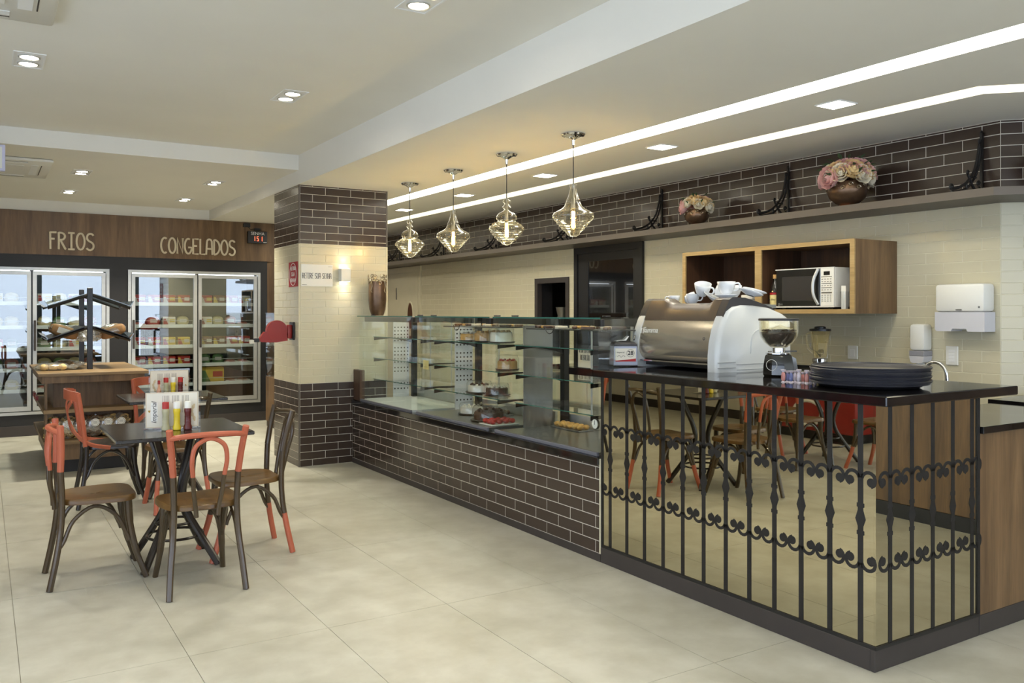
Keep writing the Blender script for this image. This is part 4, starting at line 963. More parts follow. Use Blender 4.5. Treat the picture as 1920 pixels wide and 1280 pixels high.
q = MB(); q.box(xw+.05, a-.0, z0, xw+.21, a+.012, z1); q.box(xw+.05, b-.012, z0, xw+.21, b, z1); q.box(xw+.05, a+.012, z1-.012, xw+.21, b-.012, z1); q.box(xw+.05, a+.012, z0, xw+.21, b-.012, z0+.01); q.build('shade_lining', M_black, wn, 0)  # black lining puts shade into the colour of the opening's sides
t = thing('steel_funnel', 'small steel funnel standing in the dark serving hatch', 'funnel', (xw+.1, 7.78, z0+.011)); MB().lathe([(.03, 0), (.03, .36), (.05, .4), (.075, .5), (.072, .5), (.045, .4)], 20, cap=False).build('cone', M_steel, t)
# white door with oval porthole
y0, y1 = 11.22, 12.44
q = MB(); q.box(xw-.02, y0-.05, 0, xw+.003, y0, 2.13); q.box(xw-.02, y1, 0, xw+.003, y1+.05, 2.13); q.box(xw-.02, y0, 2.05, xw+.003, y1, 2.13)
dr = struct(q.build('door_2', M_cream, smooth=0), 'cream door with an oval porthole at the far end of the wall', 'door')
MB().box(xw-.01, y0+.06, .01, xw+.002, y1-.38, 2.04).build('door_leaf', M_cream, dr, 0); MB().box(xw-.008, y1-.38, .01, xw+.002, y1, 2.04).build('door_leaf', M_cream, dr, 0)
oval = lambda r1, r2, x: [(x, 11.53+r1*math.cos(2*PI*k/28), 1.40+r2*math.sin(2*PI*k/28)) for k in range(28)]
q = MB(); q.add(oval(.1, .2, xw-.0115), [tuple(range(28))[::-1]]); q.build('porthole_pane', mat('brown_pane', S(88, 56, 40), .3), dr, 0); MB().tube(oval(.105, .205, xw-.011), .012, 6, closed=True).build('porthole_ring', M_cream, dr)
MB().box(xw-.018, y1-.43, 1.65, xw-.0105, y1-.405, 1.83).build('hinge', M_steel, dr, 0)

# back worktop with upstand, along the wall
c = thing('back_counter', 'cream cupboards with a black top along the tiled wall', 'counter', (4.95, 3.1, 0))
MB().box(.03, 0, .08, .454, 3.1, .91).build('carcass', M_cream, c, 0); MB().box(.05, 0, 0, .454, 3.1, .08).build('plinth', M_plinth, c, 0)
for k in range(6): MB().box(.012, .01+.515*k, .09, .029, .505+.515*k, .9, .003).build('cupboard_door', M_cream, c)
MB().box(0, -.02, .911, .454, 3.12, .95, .003).build('worktop', M_granite, c); MB().box(.436, .43, .9505, .454, 3.12, 1.045).build('upstand', M_granite, c, 0)
# faucet
t = thing('sink_tap', 'chrome swan-neck tap behind the trays', 'tap', (5.2, 3.28, .95)); MB().lathe([(.024, 0), (.024, .02), (.012, .03)], 16).build('base', M_chrome, t)
P = [(0, 0, .02), (0, 0, .1), (0, -.008, .14), (0, -.04, .172), (0, -.08, .182), (0, -.12, .168), (0, -.15, .13), (0, -.158, .075)]
MB().tube(curve(P, 5), .0115, 12).build('spout', M_chrome, t); MB().lathe([(.013, .062), (.013, .082)], 12, (0, -.158, 0)).build('nozzle', M_chrome, t)
# wall cabinet (open shelves)
t = thing('wall_cabinet', 'open oak wall cabinet with two compartments holding the microwave', 'cabinet', (4.953, 3.609, 1.444)); D = XW-.001-4.953; H_ = .502; L_ = 1.64
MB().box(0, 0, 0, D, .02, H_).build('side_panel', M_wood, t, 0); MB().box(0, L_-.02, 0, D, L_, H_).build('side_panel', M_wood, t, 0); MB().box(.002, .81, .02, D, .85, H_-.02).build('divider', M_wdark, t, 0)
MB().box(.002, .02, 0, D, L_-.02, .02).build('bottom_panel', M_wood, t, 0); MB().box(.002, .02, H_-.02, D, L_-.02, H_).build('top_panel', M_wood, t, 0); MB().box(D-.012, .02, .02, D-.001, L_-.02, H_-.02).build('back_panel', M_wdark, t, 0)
for a in ((.0, -.001, 0, H_), (L_-.034, L_, 0, H_), (.8, .86, .0, H_)):
    MB().box(-.014, a[0], a[2], -.0005, a[1] if a[0] else .034, a[3]).build('front_edge', M_edge, t, 0)
for a, b in ((.034, .8), (.86, L_-.034)):
    MB().box(-.014, a, 0, -.0005, b, .03).build('front_edge', M_edge, t, 0); MB().box(-.014, a, H_-.03, -.0005, b, H_).build('front_edge', M_edge, t, 0)
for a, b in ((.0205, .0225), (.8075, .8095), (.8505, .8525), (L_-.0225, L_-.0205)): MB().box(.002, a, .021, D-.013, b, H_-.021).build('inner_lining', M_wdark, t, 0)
ox, oy, oz = 4.953, 3.609, 1.464
# microwave
t = thing('microwave', 'white microwave oven with black door in the wall cabinet', 'microwave', (ox+.03, oy+.19, oz+.012)); W_, D_, Hh = .51, .36, .29
MB().box(.012, 0, .012, D_, W_, Hh, .006).build('housing', M_white, t)
for y in (.05, W_-.05): MB().box(.03, y-.02, -.012, D_-.03, y+.02, .0118).build('foot', M_blackm, t, 0)
MB().box(0, .115, .02, .0115, W_-.004, Hh-.006, .003).build('door', M_kglass, t); MB().box(-.001, .17, .06, -.0002, W_-.06, Hh-.055).build('door_window', M_black, t, 0)
MB().box(-.002, 0, .012, .0115, W_, .02).build('lower_trim', M_white, t, 0); MB().box(-.002, 0, Hh-.0055, .0115, W_, Hh+.001).build('upper_trim', M_white, t, 0)
pn = MB().box(-.001, .002, .021, .0115, .113, Hh-.006, .002).build('control_panel', M_white, t)
MB().tube(curve([(-.004, .13, .03), (-.022, .152, .09), (-.026, .158, .15), (-.022, .152, .21), (-.004, .13, Hh-.01)], 5), .011, 10, flat=(1, 1)).build('handle', M_alu, t)
MB().box(-.002, .035, .235, -.0012, .085, .262).build('screen', M_kglass, pn, 0)
q = MB()
for z in (.222, .175, .145): q.box(-.0018, .018, z, -.0012, .105, z+.005)
q.box(-.0018, .018, .108, -.0012, .105, .118)
for r_ in range(8):
    z = (.205, .188, .16, .13, .093, .08, .066, .052)[r_]
    for k in range(4): q.box(-.0018, .022+.023*k, z, -.0012, .034+.023*k, z+.005)
q.build('button', M_steel, pn, 0)
font_text('lettering', 'LG', .018, M_alu, t, T((-.0015, .455, .034)) @ FACEX, .0002)
MB().tube([(-.0008, .478+.007*math.cos(2*PI*k/12), .034+.007*math.sin(2*PI*k/12)) for k in range(12)], .0012, 4, closed=True).build('round_emblem', M_alu, t)
# syrup bottle, cup holder, bowls
t = thing('syrup_bottle', 'dark bottle with cream label left of the microwave', 'bottle', (ox+.09, oy+.755, oz+.0005)); q = MB(); q.lathe([(.036, 0), (.04, .006), (.04, .13), (.034, .17), (.018, .215), (.015, .225), (.015, .245)], 20); q.build('body', M_kglass, t)
MB().lathe([(.017, .24), (.017, .268), (.015, .27)], 16).build('cap', mat('tan_cap', S(214, 170, 104), .5), t); MB().lathe([(.0405, .045), (.0405, .118)], 20, cap=False).build('label_band', mat('cream_label', S(232, 216, 150), .5), t); MB().lathe([(.0405, .12), (.0405, .135)], 20, cap=False).build('label_top', M_redink, t); MB().lathe([(.0405, .033), (.0405, .0445)], 20, cap=False).build('label_foot', mat('tan_cap', S(214, 170, 104)), t)
font_text('lettering', 'Da Vinci', .021, M_ink, t, T((-.0418, .0, .083)) @ FACEX, .0003, shear=.3)
t = thing('napkin_cup', 'clear plastic holder with white packets right of the microwave', 'holder', (ox+.055, oy+.125, oz+.0005)); MB().lathe([(.022, 0), (.032, .13), (.0305, .13), (.021, .003)], 16, cap=False).build('cup', M_acryl, t); MB().box(-.012, -.018, .004, .012, .018, .17).build('packet', M_white, t, 0)
for i, y in enumerate((1.22, 1.36)):
    t = thing('sugar_box', ('small white lidded box at the right of the left cabinet bay', 'small white lidded box in the left cabinet bay')[i], 'box', (ox+.2, oy+y-.28, oz+.0005)); MB().box(-.06, -.055, 0, .06, .055, .09, .012).build('body', M_white, t); MB().box(-.064, -.059, .0905, .064, .059, .125, .006).build('lid', M_white, t); MB().ball((0, 0, .13), .014, 10, 6).build('knob', M_white, t)
# paper towel dispenser
t = thing('towel_dispenser', 'white paper towel dispenser on the tiled wall', 'dispenser', (XW-.002, 3.092, 1.33)); w_ = .162
q = MB(); q.box(-.13, -w_, .125, 0, w_, .305, .022); q.build('cover', M_white, t); M_frost = mat('frosted_grey_plastic', S(206, 206, 212), .3, var=.02)
q = MB(); P = [(-w_, .0), (-.055, .0), (-.045, .018), (.045, .018), (.055, .0), (w_-.012, .0), (w_, .012), (w_, .1245), (-w_, .1245)]; q.prism(P, -.126, -.002, 'x'); q.build('window_cover', M_frost, t, 0)
MB().box(-.1, -.05, .012, -.04, .05, .022).build('paper', M_white, t, 0); MB().tube([(-.1305, -.13, .155), (-.128, -.13, .155)], .007, 12).build('lock', M_steel, t)
MB().box(-.1312, -.02, .135, -.1302, .02, .142).build('maker_mark', M_steel, t, 0)
# soap dispenser
t = thing('soap_dispenser', 'slim white soap dispenser beside the towel dispenser', 'dispenser', (XW-.002, 3.40, 1.09)); q = MB(); q.box(-.1, -.055, .105, 0, .055, .285, .022); q.build('cover', M_white, t)
MB().box(-.1, -.0535, .07, -.002, .0535, .1045, .003).build('level_window', mat('grey_window', S(150, 150, 158), .3), t); q = MB(); q.prism([(-.0535, .0695), (.0535, .0695), (.045, .03), (.03, .022), (-.03, .022), (-.045, .03)], -.098, -.004, 'x'); q.build('lower_cover', M_frost, t, 0)
MB().lathe([(.018, -.02), (.026, -.012), (.028, .02)], 16, (-.055, 0, 0)).build('nozzle', M_white, t)
# switches and sockets
def plate(label, y, z, h, name='switch_plate', n=4):
    t = thing(name, label, 'switch' if n > 1 else 'socket', (XW-.001, y, z)); MB().box(-.01, -.042, -h/2, 0, .042, h/2, .004).build('plate', M_white, t)
    for k in range(n): MB().box(-.0125, -.02, -h*.32+k*h*.64/max(n, 1), -.0102, .02, -h*.32+(k+.85)*h*.64/max(n, 1), .001).build('rocker', M_trim, t)
plate('white four-way light switch below the towel dispenser', 3.21, 1.168, .127)
plate('white wall socket behind the coffee grinder', 4.22, 1.16, .12, 'wall_socket', 1); plate('white wall socket behind the blender', 3.96, 1.16, .1, 'wall_socket', 1)
t = thing('plug_and_cord', 'grey plug with a curved cord in the wall socket', 'plug', (XW-.0145, 4.22, 1.16)); MB().tube([(0, 0, 0), (-.03, 0, 0)], .014, 12).build('plug', M_steel, t); MB().tube(curve([(-.03, 0, 0), (-.05, .02, .0), (-.055, .06, .02), (-.05, .07, .06)], 5), .004, 6).build('cord', M_steel, t)
# blender
t = thing('blender', 'blender with glass jug and chrome base on the back counter', 'blender', (5.18, 4.07, .95)); MB().lathe([(.075, 0), (.08, .01), (.078, .05), (.06, .09), (.05, .1), (.05, .14), (.055, .145), (.055, .165), (.048, .17)], 24).build('chrome_base', M_chrome, t); MB().lathe([(.0505, .105), (.0505, .135)], 24, cap=False).build('dark_collar', M_blackm, t)
MB().lathe([(.045, .172), (.05, .2), (.062, .3), (.072, .365), (.07, .365), (.06, .3), (.047, .2), (.042, .175)], 20, cap=False).build('glass_jug', M_pglass, t); MB().lathe([(.075, .366), (.075, .382), (.04, .386), (.04, .395), (.028, .4)], 24).build('lid', M_blackm, t)
MB().tube(curve([(0, .066, .35), (0, .11, .345), (0, .12, .32), (0, .105, .24), (0, .055, .2)], 5), .008, 8).build('jug_handle', M_pglass, t)
q = MB()
for k in range(4): a = k*PI/2+.4; q.tube([(0, 0, .18), (.025*math.cos(a), .025*math.sin(a), .2+.012*(k % 2))], .004, 5)
q.build('blade', M_steel, t)
# small handwritten notice seen through the glass cases
t = thing('counter_notice', 'white notice reading NO BALCÃO behind the nearest glass case', 'sign', (4.3, 5.74, 1.065)); c = MB().box(0, -.1, -.075, .004, .1, .085).build('board', M_paper, t, 0)
stroke_on('lettering', 'NO BALCAO', .045, .0017, .9, T((-.001, .065, -.015)) @ FACEX, M_ink, c, tilde=7, fit=.13); stroke_on('lettering', 'RETIRE SUA SENHA', .03, .0013, .9, T((-.001, .085, .048)) @ FACEX, M_ink, c, fit=.17)
MB().box(0, -.6, -1.065, .3, .5, -.11).build('stand', M_cream, t, 0); MB().box(-.03, -.62, -.1095, .33, .52, -.0755).build('stand_top', M_granite, t, 0)
for k in range(4): MB().box(-.016, -.59+.275*k, -.98, -.0005, -.325+.275*k, -.13, .002).build('stand_door', M_cream, t)

# ------------------------------------------------------------------ shelf brackets and flower bowls
def bracket_mesh():
    q = MB()
    q.box(.365, -.009, 0, .38, .009, .405); q.lathe([(0, 0), (.011, .006), (.0, .022)], 8, (.372, 0, .403))
    q.tube([(p.x, 0, p.z) for p in curve([(.345, 0, .33), (.33, 0, .26), (.29, 0, .16), (.2, 0, .075), (.1, 0, .035), (.03, 0, .022)], 6)], .009, 6)
    q.tube([(p.x, 0, p.z) for p in curve([(.362, 0, .31), (.345, 0, .22), (.3, 0, .125), (.21, 0, .045), (.1, 0, .012), (.04, 0, .012)], 6)], .008, 6)
    for cx, cz, r in ((.035, .035, .022), (.35, .345, .017), (.215, .14, .014), (.335, .08, .018)): q.tube([(cx+r*(1-.06*k)*math.cos(k*.55), 0, cz+r*(1-.06*k)*math.sin(k*.55)) for k in range(14)], .006, 6); q.ball((cx, 0, cz), r*.45, 8, 6)
    q.tube([(.215, 0, .13), (.26, 0, .07), (.29, 0, .04), (.33, 0, .012)], .009, 6); q.tube([(.25, 0, .115), (.31, 0, .115)], .006, 6); q.tube([(.335, 0, .06), (.36, 0, .05)], .006, 6); q.tube([(.2, 0, .07), (.2, 0, .0)], .008, 6)
    return q
W7 = ('nearest the corner, right of the large flower bowl', 'between the two flower bowls', 'left of the small flower bowl', 'above the black kitchen door', 'fourth farthest along the wall', 'second farthest, behind the bell pendant', 'farthest, beside the pillar')
pb = None
for i, y in enumerate((3.01, 4.54, 6.01, 7.48, 8.97, 10.45, 11.9)):
    lb = 'black wrought-iron scroll bracket on the shelf, '+W7[i]
    if pb is None:
        pb = thing('scroll_bracket', lb, 'bracket', (5.022, y, 2.1875), 0, 'scroll brackets on the wall shelf'); bracket_mesh().build('ironwork', M_iron, pb); MB().box(.02, -.012, .0, .36, .012, .004).build('foot_strip', M_iron, pb, 0)
    else: dup(pb, lb, (5.022, y, 2.1875), 0, 'scroll brackets on the wall shelf')
M_bronze = mat('patinated_bronze', S(112, 88, 68), .3, metal=.65, var=.35, scale=8, bump=.1, bscale=20)
M_copper = mat('copper_foot', S(170, 106, 66), .3, metal=.7, var=.1); M_silver = mat('antique_silver', S(176, 162, 138), .28, metal=.8, var=.2, scale=30)
M_rosec = mat('cream_rose', S(236, 206, 150), .6, var=.1, scale=20); M_rosep = mat('pink_rose', S(222, 172, 166), .6, var=.12, scale=20); M_rosew = mat('white_petal', S(236, 228, 206), .6, var=.06, scale=20); M_leaf = mat('rose_leaf', S(52, 78, 44), .5, var=.25, scale=20)
def rose_mesh(r, seed, open_=1.0):
    """cupped, overlapping petals in four rings around a tight heart"""
    random.seed(seed); q = MB()
    for ring, (n_, rr, top, flare) in enumerate(((3, .34, 1.0, .0), (4, .56, .86, .06), (5, .8, .62, .16), (6, 1.0, .36, .3*open_))):
        for k in range(n_):
            a0 = 2*PI*(k+ring*.41)/n_+random.uniform(-.12, .12); wa = 2*PI/n_*1.3; v = []; R_ = r*rr*random.uniform(.95, 1.05)
            for i in range(5):
                s_ = i/4; lat = -1.1+(1.1+top)*s_
                for j in range(5):
                    e = (j/4-.5)*2; a = a0+wa*.5*e*(.55+.45*math.sin(s_*2.2)); la = lat-.28*e*e*s_
                    rad = R_*(math.cos(la)*.9+.12)+r*flare*s_**3; z = R_*.85*math.sin(la)+r*.12*(3-ring)*.6
                    rad *= 1+.04*(1 if j % 2 else -1)*s_
                    v.append((rad*math.cos(a), rad*math.sin(a), z))
            q.add(v, [(i*5+j, i*5+j+1, i*5+j+6, i*5+j+5) for i in range(4) for j in range(4)])
    q.ball((0, 0, r*.2), r*.2, 8, 6, (1, 1, 1.8)); return q.mesh('rose')
ROSES = []
for i, m in enumerate((M_rosec, M_rosep, M_rosew)):
    me = rose_mesh(.058, 40+i, .5+.3*i); me.materials.append(m)
    for p in me.polygons: p.use_smooth = True
    ROSES.append(me)
lf = MB(); lf.add([(0, 0, 0), (.03, .012, .006), (.06, 0, 0), (.03, -.012, .006), (.03, 0, -.002)], [(0, 4, 1), (1, 4, 2), (2, 4, 3), (3, 4, 0)]); LEAF = lf.mesh('leaf'); LEAF.materials.append(M_leaf)
def flower_bowl(label, loc, s_, n_, seed):
    t = thing('flower_bowl', label, 'flower bowl', loc, .4, 'flower bowls on the wall shelf'); t.scale = (s_,)*3
    MB().lathe([(.05, 0), (.055, .006), (.05, .014)], 28).build('foot', M_copper, t); q = MB(); q.lathe([(.048, .0145), (.075, .025), (.115, .06), (.13, .1), (.128, .135), (.112, .165), (.108, .165), (.12, .13), (.11, .07), (.06, .03)], 32, cap=False); bw = q.build('bowl', M_bronze, t)
    for k in range(16):
        a = 2*PI*k/16; z = .118+.022*(k % 2); R_ = .131 if k % 2 else .134; c_ = Vector((R_*math.cos(a), R_*math.sin(a), z)); tx = Vector((-math.sin(a), math.cos(a), 0)); up = Vector((-.3*math.cos(a), -.3*math.sin(a), 1)).normalized()
        MB().tube([c_+(tx*math.cos(b)+up*math.sin(b))*(.017-.0012*j) for j, b in enumerate([.6*j for j in range(11)])], .0038, 5).build('scroll_ornament', M_silver, bw)
    random.seed(seed)
    for k in range(n_):
        f_ = (k+.5)/n_; ph = math.acos(1-f_*1.05); a = k*2.4; R_ = .14
        d_ = Vector((math.sin(ph)*math.cos(a), math.sin(ph)*math.sin(a), math.cos(ph))); me = ROSES[(k*7+seed) % 3]
        o = link('rose', me, t, (d_.x*R_*1.1, d_.y*R_*1.1, .19+d_.z*.1)); o.rotation_euler = d_.to_track_quat('Z', 'Y').to_euler(); sc = random.uniform(.85, 1.15)*(.8 if me is ROSES[2] else 1); o.scale = (sc,)*3
    for k in range(n_):
        a = k*2.4+1.1; ph = .25+1.35*((k*5) % n_)/n_; d_ = Vector((math.sin(ph)*math.cos(a), math.sin(ph)*math.sin(a), math.cos(ph))); o = link('leaf', LEAF, t, (d_.x*.155, d_.y*.155, .19+d_.z*.14)); o.rotation_euler = (random.uniform(-.6, .6), random.uniform(-.8, .1), a); o.scale = (1.1,)*3
flower_bowl('small bronze bowl of pink and white roses on the wall shelf', (5.14, 5.29, 2.1875), .8, 16, 2)
flower_bowl('large bronze bowl of cream and pink roses on the wall shelf', (5.14, 3.81, 2.1875), 1.04, 24, 3)
flower_bowl('bronze flower bowl further right on the angled shelf, mostly out of view', (5.46, 2.56, 2.1875), .85, 14, 5)
# ------------------------------------------------------------------ tall bronze vase on the first display case
t = thing('bronze_vase', 'tall bronze vase with silver scroll rim beside the pillar', 'vase', (3.24, 7.66, 1.4225)); 
q = MB(); q.lathe([(.055, 0), (.062, .01), (.078, .06), (.086, .15), (.086, .27), (.084, .33), (.08, .33), (.082, .2), (.07, .06)], 32, cap=False); q.lathe([(0, .004), (.06, .004)], 32, cap=False); vb_ = q.build('body', M_bronze, t)
for k in range(22):
    a = 2*PI*k/22; z = .33+.022*((k*3) % 4)-.02; R_ = .087
    c_ = Vector((R_*math.cos(a), R_*math.sin(a), z)); tx = Vector((-math.sin(a), math.cos(a), 0)); up = Vector((0, 0, 1)); r0 = .019+.004*(k % 3)
    MB().tube([c_+(tx*math.cos(b)*(1 if k % 2 else -1)+up*math.sin(b))*(r0-.0014*j) for j, b in enumerate([.6*j for j in range(11)])], .0042, 5).build('scroll_ornament', M_silver, t)
for a0 in (2.2, 3.6, 5.2): MB().tube(curve([(.0865*math.cos(a0), .0865*math.sin(a0), .33), (.088*math.cos(a0+.1), .088*math.sin(a0+.1), .28), (.088*math.cos(a0-.05), .088*math.sin(a0-.05), .24), (.088*math.cos(a0+.12), .088*math.sin(a0+.12), .22)], 5), .004, 5).build('vine_ornament', M_silver, t)

ZB = 1.118
# ------------------------------------------------------------------ espresso machine
M_champ = mat('champagne_metal', S(188, 178, 162), .2, metal=.75, var=.02, scale=3); M_hood = mat('brown_hood', S(84, 72, 62), .35, metal=.2, var=.03); M_hoodd = mat('anthracite_hood', S(58, 55, 56), .4, var=.03)
M_side = mat('pearl_white_panel', S(214, 216, 214), .3, var=.01, coat=.3)
em = thing('espresso_machine', 'large espresso machine with white sides and champagne back panel', 'coffee machine', (3.44, 3.38, ZB))
side = [(0, 0), (.0, .09), (.008, .16), (.028, .235), (.055, .295), (.085, .34), (.13, .366), (.2, .376), (.3, .374), (.42, .362), (.53, .33), (.6, .295), (.612, .27), (.615, 0)]
def side_panel(y0, y1, nm='side_panel'):
    q = MB(); n = len(side); cx, cz = .3, .18; lay = []
    for yy, sc in ((y0, .93), (y0+.012*(1 if y1 > y0 else -1), .985), (y0+.03*(1 if y1 > y0 else -1), 1), (y1, 1)):
        lay.append([(cx+(x-cx)*sc, yy, (cz+(z-cz)*sc) if z > .001 else 0) for x, z in side])
    v = [p for l in lay for p in l]; f = [tuple(range(n))[::-1], tuple(range(3*n, 4*n))]+[(i*n+k, i*n+(k+1) % n, (i+1)*n+(k+1) % n, (i+1)*n+k) for i in range(3) for k in range(n)]
    if y1 < y0: f = [g_[::-1] for g_ in f]
    q.add(v, f); return q.build(nm, M_side, em, 50)
M_seam = mat('grey_seam', S(170, 172, 172), .4)
sp = side_panel(0, .075)
MB().tube(curve([(.615, -.001, .235), (.36, -.002, .235), (.3, -.002, .225), (.27, -.002, .19), (.262, -.002, .1)], 5), .004, 5).build('panel_crease', M_side, sp)
for z in (.052, .022): MB().box(.0, -.003, z, .14, .0, z+.004).build('seam', M_seam, sp, 0); MB().box(.15, -.003, z-.012, .6, .0, z-.009).build('seam', M_seam, sp, 0)
side_panel(.75, .675)
MB().prism([(.06, .046), (.036, .062), (.018, .09), (.0125, .12), (.014, .15), (.024, .2), (.038, .245), (.056, .285), (.09, .285), (.09, .046)], .0755, .6745, 'y').build('back_panel', M_champ, em, 40)
MB().box(.07, .0755, .012, .58, .6745, .045).build('drip_base', M_blackm, em, 0); MB().box(.012, .0755, .038, .06, .6745, .0455).build('chrome_line', M_chrome, em, 0)
MB().box(.09, .0755, .1, .58, .6745, .284).build('machine_body', M_hoodd, em, 0)
q = MB(); n = 21; prof = lambda k: .40-.038*(1 if .25 < k < .72 else (0 if (k < .12 or k > .85) else .5))
v = []
for k in range(n):
    u = k/(n-1); y = .0755+.599*u; zt = .418-.03*min(1, max(0, (u-.1)/.08))*min(1, max(0, (.8-u)/.1))
    v += [(.056, y, .2865), (.075, y, .34), (.115, y, zt-.012), (.14, y, zt), (.2, y, zt), (.215, y, zt-.018), (.215, y, .2865)]
f = [(k*7+i, k*7+i+1, (k+1)*7+i+1, (k+1)*7+i) for k in range(n-1) for i in range(6)]+[(k*7+6, k*7, (k+1)*7, (k+1)*7+6) for k in range(n-1)]+[tuple(range(7))[::-1], tuple((n-1)*7+i for i in range(7))]
q.add(v, f); q.build('hood', M_hood, em, 30)
MB().prism([(.06, .29), (.075, .34), (.115, .406), (.14, .419), (.24, .417), (.34, .395), (.46, .362), (.5, .335), (.3, .3)], .02, .0745, 'y').build('hood_end', M_hoodd, em, 30)
MB().prism([(.06, .29), (.075, .34), (.115, .406), (.14, .419), (.24, .417), (.34, .395), (.46, .362), (.5, .335), (.3, .3)], .6755, .73, 'y').build('hood_end', M_hoodd, em, 30)
MB().box(.216, .0755, .36, .56, .6745, .38).build('cup_tray', M_steel, em, 0)
for i in range(5): MB().box(.23+.07*i, .08, .3805, .236+.07*i, .67, .3845).build('cup_rail', M_steel, em, 0)
font_text('lettering', 'fiamma', .048, M_white, em, T((.0262, .585, .225)) @ Matrix.Rotation(.25, 4, 'Y') @ FACEX, .0012, shear=.15, bold=.0006)
q = MB(); q.M = T((.0305, .652, .225)) @ Matrix.Rotation(.25, 4, 'Y'); q.box(-.001, -.006, -.02, .0005, .004, .02); q.box(-.001, .014, -.02, .0005, .024, .012); q.box(-.001, -.018, .012, .0005, .004, .02); q.build('emblem', M_white, em, 0)
st = MB(); st.M = T((.021, .125, .17)) @ Matrix.Rotation(.2, 4, 'Y'); st.box(-.0012, -.024, -.026, -.0002, .024, .026); stk = st.build('service_sticker', mat('silver_sticker', S(176, 170, 160), .4), em, 0)
font_text('lettering', 'HENKEL', .012, M_ink, stk, T((.0186, .125, .162)) @ Matrix.Rotation(.2, 4, 'Y') @ FACEX, .0002); q = MB(); q.M = T((.0205, .125, .185)) @ Matrix.Rotation(.2, 4, 'Y'); q.tube([(0, .007*math.cos(2*PI*k/12), .007*math.sin(2*PI*k/12)) for k in range(12)], .0018, 4, closed=True); q.build('emblem', M_ink, stk)
MB().tube([(.0, .7, .19), (-.04, .66, .165)], .005, 6).build('steam_lever', M_blackm, em)
# cups on the machine
cp = MB(); cp.lathe([(.018, 0), (.02, .003), (.03, .015), (.038, .04), (.041, .06), (.039, .06), (.036, .04), (.027, .017), (0, .008)], 24, cap=False)
CUP = cp.mesh('bowl'); hd = MB(); hd.tube(curve([(.037, 0, .05), (.055, 0, .052), (.062, 0, .038), (.052, 0, .022), (.032, 0, .02)], 5), .0042, 8); HND = hd.mesh('handle')
sc_ = MB(); sc_.lathe([(.02, 0), (.024, .002), (.05, .012), (.062, .018), (.061, .02), (.048, .014), (.0, .006)], 28, cap=False); SAU = sc_.mesh('saucer')
M_porc = mat('white_porcelain', S(236, 238, 240), .18, var=.01, coat=.4)
for me in (CUP, HND, SAU):
    me.materials.append(M_porc)
    for p in me.polygons: p.use_smooth = True
def cup(label, loc, rot, s_=1.0):
    t = thing('coffee_cup', label, 'cup', loc, 0, 'cups on the espresso machine'); t.rotation_euler = rot; t.scale = (s_,)*3; link('bowl', CUP, t); link('handle', HND, t)
zc = ZB+.385
cup('white coffee cup lying on its side at the left of the machine top', (3.69, 3.9, zc+.03), (0, 1.45, -.6), 1.0)
cup('white coffee cup with its handle out at the far left of the machine top', (3.68, 3.985, zc), (0, 0, 2.4), .9)
cup('white coffee cup standing low in the row on the machine', (3.67, 3.81, zc), (0, 0, -1.2), 1.02)
cup('white coffee cup tilted on top of other cups, left one', (3.69, 3.75, zc+.05), (.3, .25, -1.3), 1.25)
cup('white coffee cup tilted back showing its inside', (3.72, 3.66, zc+.048), (-.1, .75, -.9), 1.1)
cup('white coffee cup standing highest on stacked saucers', (3.68, 3.545, zc+.05), (0, 0, -1.1), 1.3)
cup('white coffee cup behind the stacked saucers', (3.8, 3.6, zc+.04), (0, 0, .8), 1.15)
for i, (loc, rot, lb) in enumerate((((3.69, 3.66, zc+.02), (.45, .25, 0), 'white saucer leaning between the cups'), ((3.68, 3.55, zc+.03), (0, 0, 0), 'white saucer under the highest cup'), ((3.7, 3.55, zc+.008), (0, .03, 0), 'lower white saucer under the highest cup'), ((3.74, 3.42, zc+.045), (.12, .3, 0), 'white saucer sliding off the right end of the machine'), ((3.78, 3.43, zc+.055), (.12, .25, 0), 'upper white saucer at the right end of the machine'))):
    t = thing('saucer', lb, 'saucer', loc, 0, 'saucers on the espresso machine'); t.rotation_euler = rot; t.scale = (1.15,)*3; link('dish', SAU, t)
